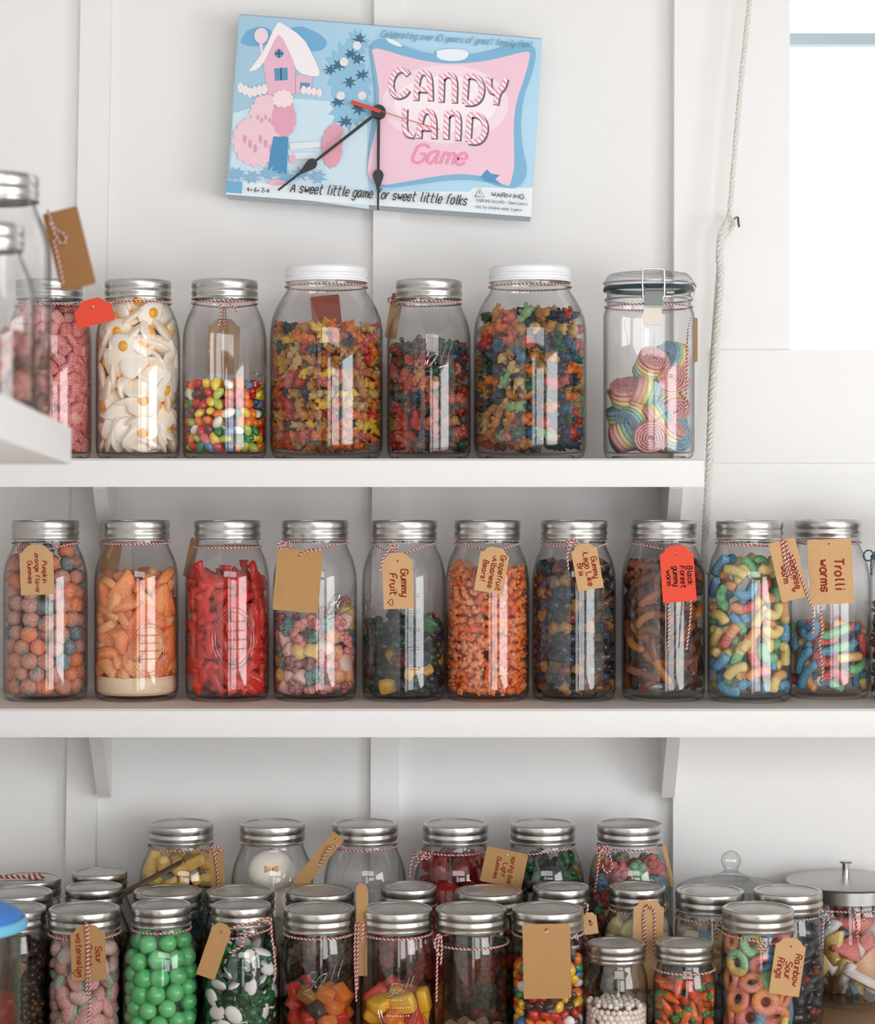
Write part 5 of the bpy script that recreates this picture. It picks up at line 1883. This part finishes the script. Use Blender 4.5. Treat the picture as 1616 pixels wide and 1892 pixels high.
CLK = PW(700, 208, YC)
CLK = Vector((CLK.x, YC, CLK.z))
clock = empty('wall_clock', CLK, 'wall clock made from a pale blue and pink board game box', 'clock')
tf = lambda x, y: zc(x, y)
cor = [(103, 62), (1496, 174), (1445, 1000), (43, 897)]
fr = [zc(*p) for p in cor]
depth = Vector((0, .05, 0))
BOXS = pbr('box_side_print', (206, 214, 220), .5, noise=.25, nscale=90)
SKY = pbr('print_pale_blue', (176, 214, 236), .45)
ctr = sum(fr, Vector()) / 4
b = MB()
n_ = 0.004
fi = [p + (ctr - p).normalized() * .004 for p in fr]
fm = [p + Vector((0, .0025, 0)) for p in fr]
bk_ = [p + depth for p in fr]
V = fi + fm + bk_
F = [(0, 3, 2, 1)] + [(i, (i + 1) % 4, 4 + (i + 1) % 4, 4 + i) for i in range(4)] + [(4 + i, 4 + (i + 1) % 4, 8 + (i + 1) % 4, 8 + i) for i in range(4)] + [(8, 9, 10, 11)]
b.add(V, F, [0] + [0] * 4 + [1] * 4 + [1])
box = b.build('game_box', [SKY, BOXS], clock, sharp=50)
LAYER = [0]


def pr(name, polys, rgb, parent=None, rough=.45):
    """flat printed shapes"""
    for p in polys:
        LAYER[0] += 1
        k = .00005 * LAYER[0]
        MB().prism([zc(x, y) for x, y in p], (0, -k - .00005, 0), (0, -k, 0)).build(name, pbr('print_%d_%d_%d' % rgb, rgb, rough), box, smooth=False)


def ringpts(cx, cy_, rx, ry, n=24, jag=0.0, seed=0, rot=0.0):
    rg = random.Random(seed)
    out = []
    for i in range(n):
        a = 2 * PI * i / n
        q = 1 + (jag if i % 2 else -jag) + (rg.random() - .5) * jag
        x, y = rx * q * math.cos(a), ry * q * math.sin(a)
        out.append((cx + x * math.cos(rot) - y * math.sin(rot), cy_ + x * math.sin(rot) + y * math.cos(rot)))
    return out


pr('ground_print', [[(75, 520), (330, 450), (560, 470), (690, 560), (700, 960), (60, 870)]], (206, 228, 240))
pr('white_band_print', [[(43, 893), (48, 830), (300, 850), (720, 880), (1160, 880), (1180, 862), (1452, 862), (1445, 996)]], (236, 242, 246))
pr('cloud_print', [soften([(110, 190), (135, 140), (190, 122), (245, 128), (262, 170), (240, 205), (170, 215), (115, 205), (110, 190)], 2), soften([(310, 160), (335, 128), (390, 118), (440, 140), (480, 160), (515, 200), (480, 235), (420, 238), (350, 220), (318, 200), (310, 160)], 2)], (112, 172, 214))
trees = [ringpts(590, 330, 85, 130, 30, .16, 1), ringpts(650, 200, 48, 60, 24, .2, 2), ringpts(610, 500, 85, 90, 28, .2, 3), ringpts(665, 400, 45, 110, 24, .2, 4)]
pr('tree_print', trees, (142, 192, 220))
pr('tree_shade_print', [ringpts(x, y, 26, 22, 14, .4, i) for i, (x, y) in enumerate(((560, 300), (655, 180), (650, 270), (610, 380), (560, 470), (650, 500), (590, 560), (520, 320), (620, 250), (668, 345)))], (58, 104, 132))
pr('tree_bauble_print', [ringpts(x, y, 20, 20, 14) for x, y in ((570, 440), (585, 285), (668, 440), (645, 210))], (232, 228, 232))
pr('cottage_print', [[(210, 250), (285, 120), (350, 250), (362, 330), (360, 430), (240, 470), (228, 380)], [(365, 345), (440, 350), (430, 430), (362, 430)]], (232, 184, 204))
pr('roof_print', [soften([(150, 325), (215, 240), (275, 105), (300, 105), (400, 175), (440, 250), (480, 340), (455, 355), (370, 335), (345, 260), (292, 150), (262, 190), (225, 275), (190, 320), (150, 330), (150, 325)], 1)], (246, 238, 242))
pr('cottage_window_print', [ringpts(287, 247, 20, 20, 16), [(265, 315), (325, 312), (328, 368), (268, 372)], [(385, 380), (430, 382), (424, 414), (382, 412)]], (84, 150, 186))
pr('cottage_window_bar_print', [[(284, 226), (290, 226), (290, 268), (284, 268)], [(266, 244), (308, 244), (308, 250), (266, 250)], [(293, 312), (299, 312), (299, 370), (293, 370)]], (40, 70, 90))
pr('lamp_print', [ringpts(205, 165, 32, 36, 18), [(196, 200), (212, 200), (212, 250), (204, 250)]], (240, 214, 226))
pr('fence_print', [ringpts(110 + i * 22, 420 - abs(i - 2) * 8 + (i * 3), 14, 24, 12) for i in range(6)] + [ringpts(400 + i * 24, 415 + i * 4, 13, 20, 12) for i in range(4)], (240, 228, 234))
pr('pink_bush_print', [ringpts(185, 650, 110, 118, 34, .06, 7), ringpts(215, 520, 62, 72, 26, .08, 8), ringpts(225, 470, 48, 34, 22, .1, 9)], (240, 202, 214))
pr('pink_bush_shade_print', [ringpts(130 + 24 * i, 640 + 22 * (i % 3), 9, 20, 10) for i in range(6)] + [ringpts(190 + 18 * i, 540 + 14 * (i % 2), 7, 12, 10) for i in range(4)], (222, 160, 184))
pr('tall_bush_print', [ringpts(310, 545, 55, 85, 24, .07, 10)], (226, 164, 186))
pr('tall_bush_crown_print', [ringpts(305, 455, 48, 40, 22, .1, 11)], (246, 222, 228))
pr('tree_trunk_print', [[(262, 628), (330, 632), (322, 800), (236, 792), (248, 700)]], (70, 142, 190))
pr('small_bush_print', [ringpts(530, 680, 48, 92, 26, .06, 12), ringpts(545, 605, 36, 34, 20, .05, 13)], (226, 160, 178))
pr('path_print', [[(335, 660), (470, 650), (480, 676), (340, 690)], [(330, 705), (460, 700), (470, 728), (340, 735)]], (226, 232, 238))
pr('grass_print', [ringpts(90 + 75 * i, 800 + 14 * (i % 2), 34, 26, 16, .4, 20 + i) for i in range(6)], (136, 184, 216))
pr('pink_flower_print', [ringpts(275, 838, 44, 12, 14, .1, 3), ringpts(350, 730, 14, 24, 12)], (240, 180, 196))
pr('ribbon_print', [soften([(706, 240), (715, 196), (760, 180), (840, 205), (950, 245), (1080, 262), (1230, 248), (1360, 205), (1440, 196), (1470, 240), (1450, 340), (1410, 440), (1395, 560), (1402, 680), (1432, 790), (1395, 862), (1335, 868), (1230, 830), (1100, 822), (900, 850), (745, 868), (690, 800), (705, 640), (735, 480), (720, 330), (706, 240)], 2)], (122, 180, 214))
pr('ribbon_shine_print', [soften([(1010, 235), (1080, 225), (1160, 235), (1150, 275), (1080, 285), (1010, 272), (1010, 235)], 2), soften([(770, 175), (830, 190), (860, 222), (800, 205), (770, 175)], 1)], (232, 242, 248))
pr('pink_panel_print', [soften([(714, 232), (740, 222), (850, 258), (980, 288), (1090, 296), (1240, 284), (1370, 250), (1436, 236), (1440, 262), (1410, 370), (1374, 470), (1362, 580), (1366, 690), (1366, 780), (1345, 858), (1325, 852), (1220, 808), (1090, 798), (900, 830), (745, 858), (690, 815), (700, 720), (735, 590), (750, 450), (735, 330), (714, 232)], 2)], (241, 200, 216))
pr('pale_pink_glow_print', [ringpts(1050, 480, 290, 180, 40)], (246, 220, 230))
pr('white_glow_print', [ringpts(1050, 480, 235, 130, 40)], (250, 236, 241))
pr('blue_bow_print', [[(1210, 815), (1240, 780), (1262, 800), (1300, 805), (1280, 825), (1310, 850), (1240, 835)]], (80, 146, 196))
pr('publisher_mark_print', [[(48, 832), (120, 838), (116, 890), (44, 884)]], (110, 178, 216))
LAYER[0] += 1
KL = .00005 * LAYER[0]
TITLE = [[(880, 345), (862, 322), (832, 322), (808, 350), (798, 392), (808, 430), (832, 446), (862, 436), (878, 412)],
         [(914, 462), (917, 400), (926, 350), (945, 330), (968, 338), (979, 370), (981, 464)], [(918, 412), (980, 414)],
         [(1030, 470), (1034, 342)], [(1034, 362), (1056, 342), (1084, 350), (1094, 384), (1090, 474)],
         [(1138, 474), (1146, 352)], [(1144, 352), (1186, 350), (1212, 376), (1219, 416), (1208, 456), (1180, 476), (1138, 474)],
         [(1250, 356), (1248, 396), (1262, 424), (1292, 424)], [(1326, 362), (1316, 402), (1290, 426), (1280, 482)],
         [(864, 500), (860, 616), (908, 624)],
         [(928, 636), (932, 574), (944, 522), (966, 508), (988, 522), (998, 560), (997, 638)], [(933, 588), (997, 590)],
         [(1052, 640), (1057, 514)], [(1057, 534), (1080, 514), (1104, 524), (1111, 560), (1106, 646)],
         [(1154, 650), (1162, 530)], [(1160, 530), (1200, 528), (1228, 555), (1235, 596), (1222, 635), (1195, 656), (1154, 650)]]
b = MB()
for s_ in TITLE:
    ribbon(b, [(x + 4, y + 5) for x, y in soften(s_, 3)], 15, Vector((0, -KL - .0002, 0)), 0, tf)
b.build('title_shadow', pbr('print_title_shadow', (104, 100, 112), .5), box)
m, nt, out = new_mat('candy_stripes')
tc = N(nt, 'ShaderNodeTexCoord'); sp = N(nt, 'ShaderNodeSeparateXYZ')
nt.links.new(tc.outputs['Object'], sp.inputs[0])
ad = N(nt, 'ShaderNodeMath', _operation='ADD'); nt.links.new(sp.outputs[0], ad.inputs[0]); nt.links.new(sp.outputs[2], ad.inputs[1])
ml_ = N(nt, 'ShaderNodeMath', _operation='MULTIPLY'); ml_.inputs[1].default_value = 120; nt.links.new(ad.outputs[0], ml_.inputs[0])
fc = N(nt, 'ShaderNodeMath', _operation='FRACT'); nt.links.new(ml_.outputs[0], fc.inputs[0])
gt = N(nt, 'ShaderNodeMath', _operation='GREATER_THAN'); gt.inputs[1].default_value = .5; nt.links.new(fc.outputs[0], gt.inputs[0])
mxn = N(nt, 'ShaderNodeMix', _data_type='RGBA'); mxn.inputs[6].default_value = (*lin((248, 240, 244)), 1); mxn.inputs[7].default_value = (*lin((238, 156, 180)), 1)
nt.links.new(gt.outputs[0], mxn.inputs[0])
pb = N(nt, 'ShaderNodeBsdfPrincipled', Roughness=.45); nt.links.new(mxn.outputs[2], pb.inputs['Base Color']); nt.links.new(pb.outputs[0], out.inputs[0])
b = MB()
for i, s_ in enumerate(TITLE):
    ribbon(b, soften(s_, 3), 11, Vector((0, -KL - .0004 - .00003 * i, 0)), 0, tf)
b.build('title_lettering', m, box)


def zline(name, txt, x0, y0, x1, y1, size, rgb, slant=.3, wt=.07, gap=1.1):
    st_, L = text_strokes(txt, 1.0, slant, gap)
    dx, dy = x1 - x0, y1 - y0
    D = math.hypot(dx, dy)
    kx = D / L
    ux, uy = dx / D, dy / D
    b = MB()
    for q_, s_ in enumerate(st_):
        ribbon(b, [(x0 + ux * px_ * kx + uy * py * size, y0 + uy * px_ * kx - ux * py * size) for px_, py in soften(s_, 2)], size * wt, Vector((0, -KL - .0010 - .00002 * q_, 0)), 0, tf)
    return b.build(name, pbr('ink_%d_%d_%d' % rgb, rgb, .5), box)


zline('anniversary_lettering', 'Celebrating over 65 years of great family fun!', 752, 172, 1440, 222, 30, (112, 160, 186), .45, .06)
zline('game_lettering', 'Game', 893, 748, 1148, 762, 84, (238, 150, 180), .35, .07, .9)
zline('slogan_lettering', 'A sweet little game for sweet little folks', 338, 884, 1150, 946, 46, (52, 56, 66), .35, .06)
zline('warning_lettering', 'WARNING:', 1262, 904, 1424, 918, 20, (74, 80, 88), 0, .09)
zline('choking_lettering', 'CHOKING HAZARD - Small parts', 1192, 928, 1428, 946, 13, (110, 116, 124), 0, .07)
zline('age_lettering', 'Not for children under 3 years', 1190, 957, 1402, 973, 13, (110, 116, 124), 0, .07)
zline('players_lettering', '4+ 6+ 2-4', 140, 880, 245, 888, 20, (60, 66, 76), 0, .09)
b = MB()
for s_ in ([(1186, 904), (1208, 868), (1230, 908), (1186, 904)], [(1208, 880), (1208, 893)], [(1208, 898), (1208, 901)]):
    ribbon(b, s_, 1.6, Vector((0, -KL - .0010, 0)), 0, tf)
b.build('warning_triangle', pbr('ink_74_80_88', (74, 80, 88), .5), box)


# hands
def hand(name, pts, w0, spade, mat, lift, t=.0012):
    (x0, y0), (x1, y1) = pts
    dx, dy = x1 - x0, y1 - y0
    D = math.hypot(dx, dy); ux, uy = dx / D, dy / D
    prof = [(0, w0), (spade - 60, w0 * .9), (spade - 22, w0 * .8), (spade - 16, w0 * 2.2), (spade, w0 * 3.3), (spade + 16, w0 * 3.0), (spade + 50, w0 * 1.5), (spade + 75, w0 * .8), (D, w0 * .6)] if spade else [(0, w0), (D, w0)]
    L_ = [(x0 + ux * a - uy * w, y0 + uy * a + ux * w) for a, w in prof]
    R_ = [(x0 + ux * a + uy * w, y0 + uy * a - ux * w) for a, w in prof]
    P = [zc(*p) for p in L_ + R_[::-1]]
    MB().prism(P, (0, -lift - t, 0), (0, -lift, 0)).build(name, mat, clock, sharp=30)


hand('hour_hand', ((745, 520), (742, 970)), 7.5, 285, BLACKM, .010)
hand('minute_hand', ((745, 520), (285, 880)), 7.5, 385, BLACKM, .013)
REDM = pbr('red_second_hand', (208, 66, 44), .4)
hand('second_hand', ((752, 518), (1025, 604)), 1.8, None, REDM, .016, .0008)
hand('second_hand_tail', ((752, 520), (620, 476)), 9, None, REDM, .016, .0010)
hub = MB().lathe([(0, 0), (33 * .40223 * sC, 0), (33 * .40223 * sC, .013), (30 * .40223 * sC, .0145), (0, .0145)], 36)
o = hub.build('hub', BLACKM, clock, zc(745, 520))
o.rotation_euler = (PI / 2, 0, 0)
hub = MB().lathe([(0, 0), (9 * .40223 * sC, 0), (9 * .40223 * sC, .003), (0, .0034)], 24)
o = hub.build('hub_cap', REDM, clock, zc(745, 518, .0145))
o.rotation_euler = (PI / 2, 0, 0)
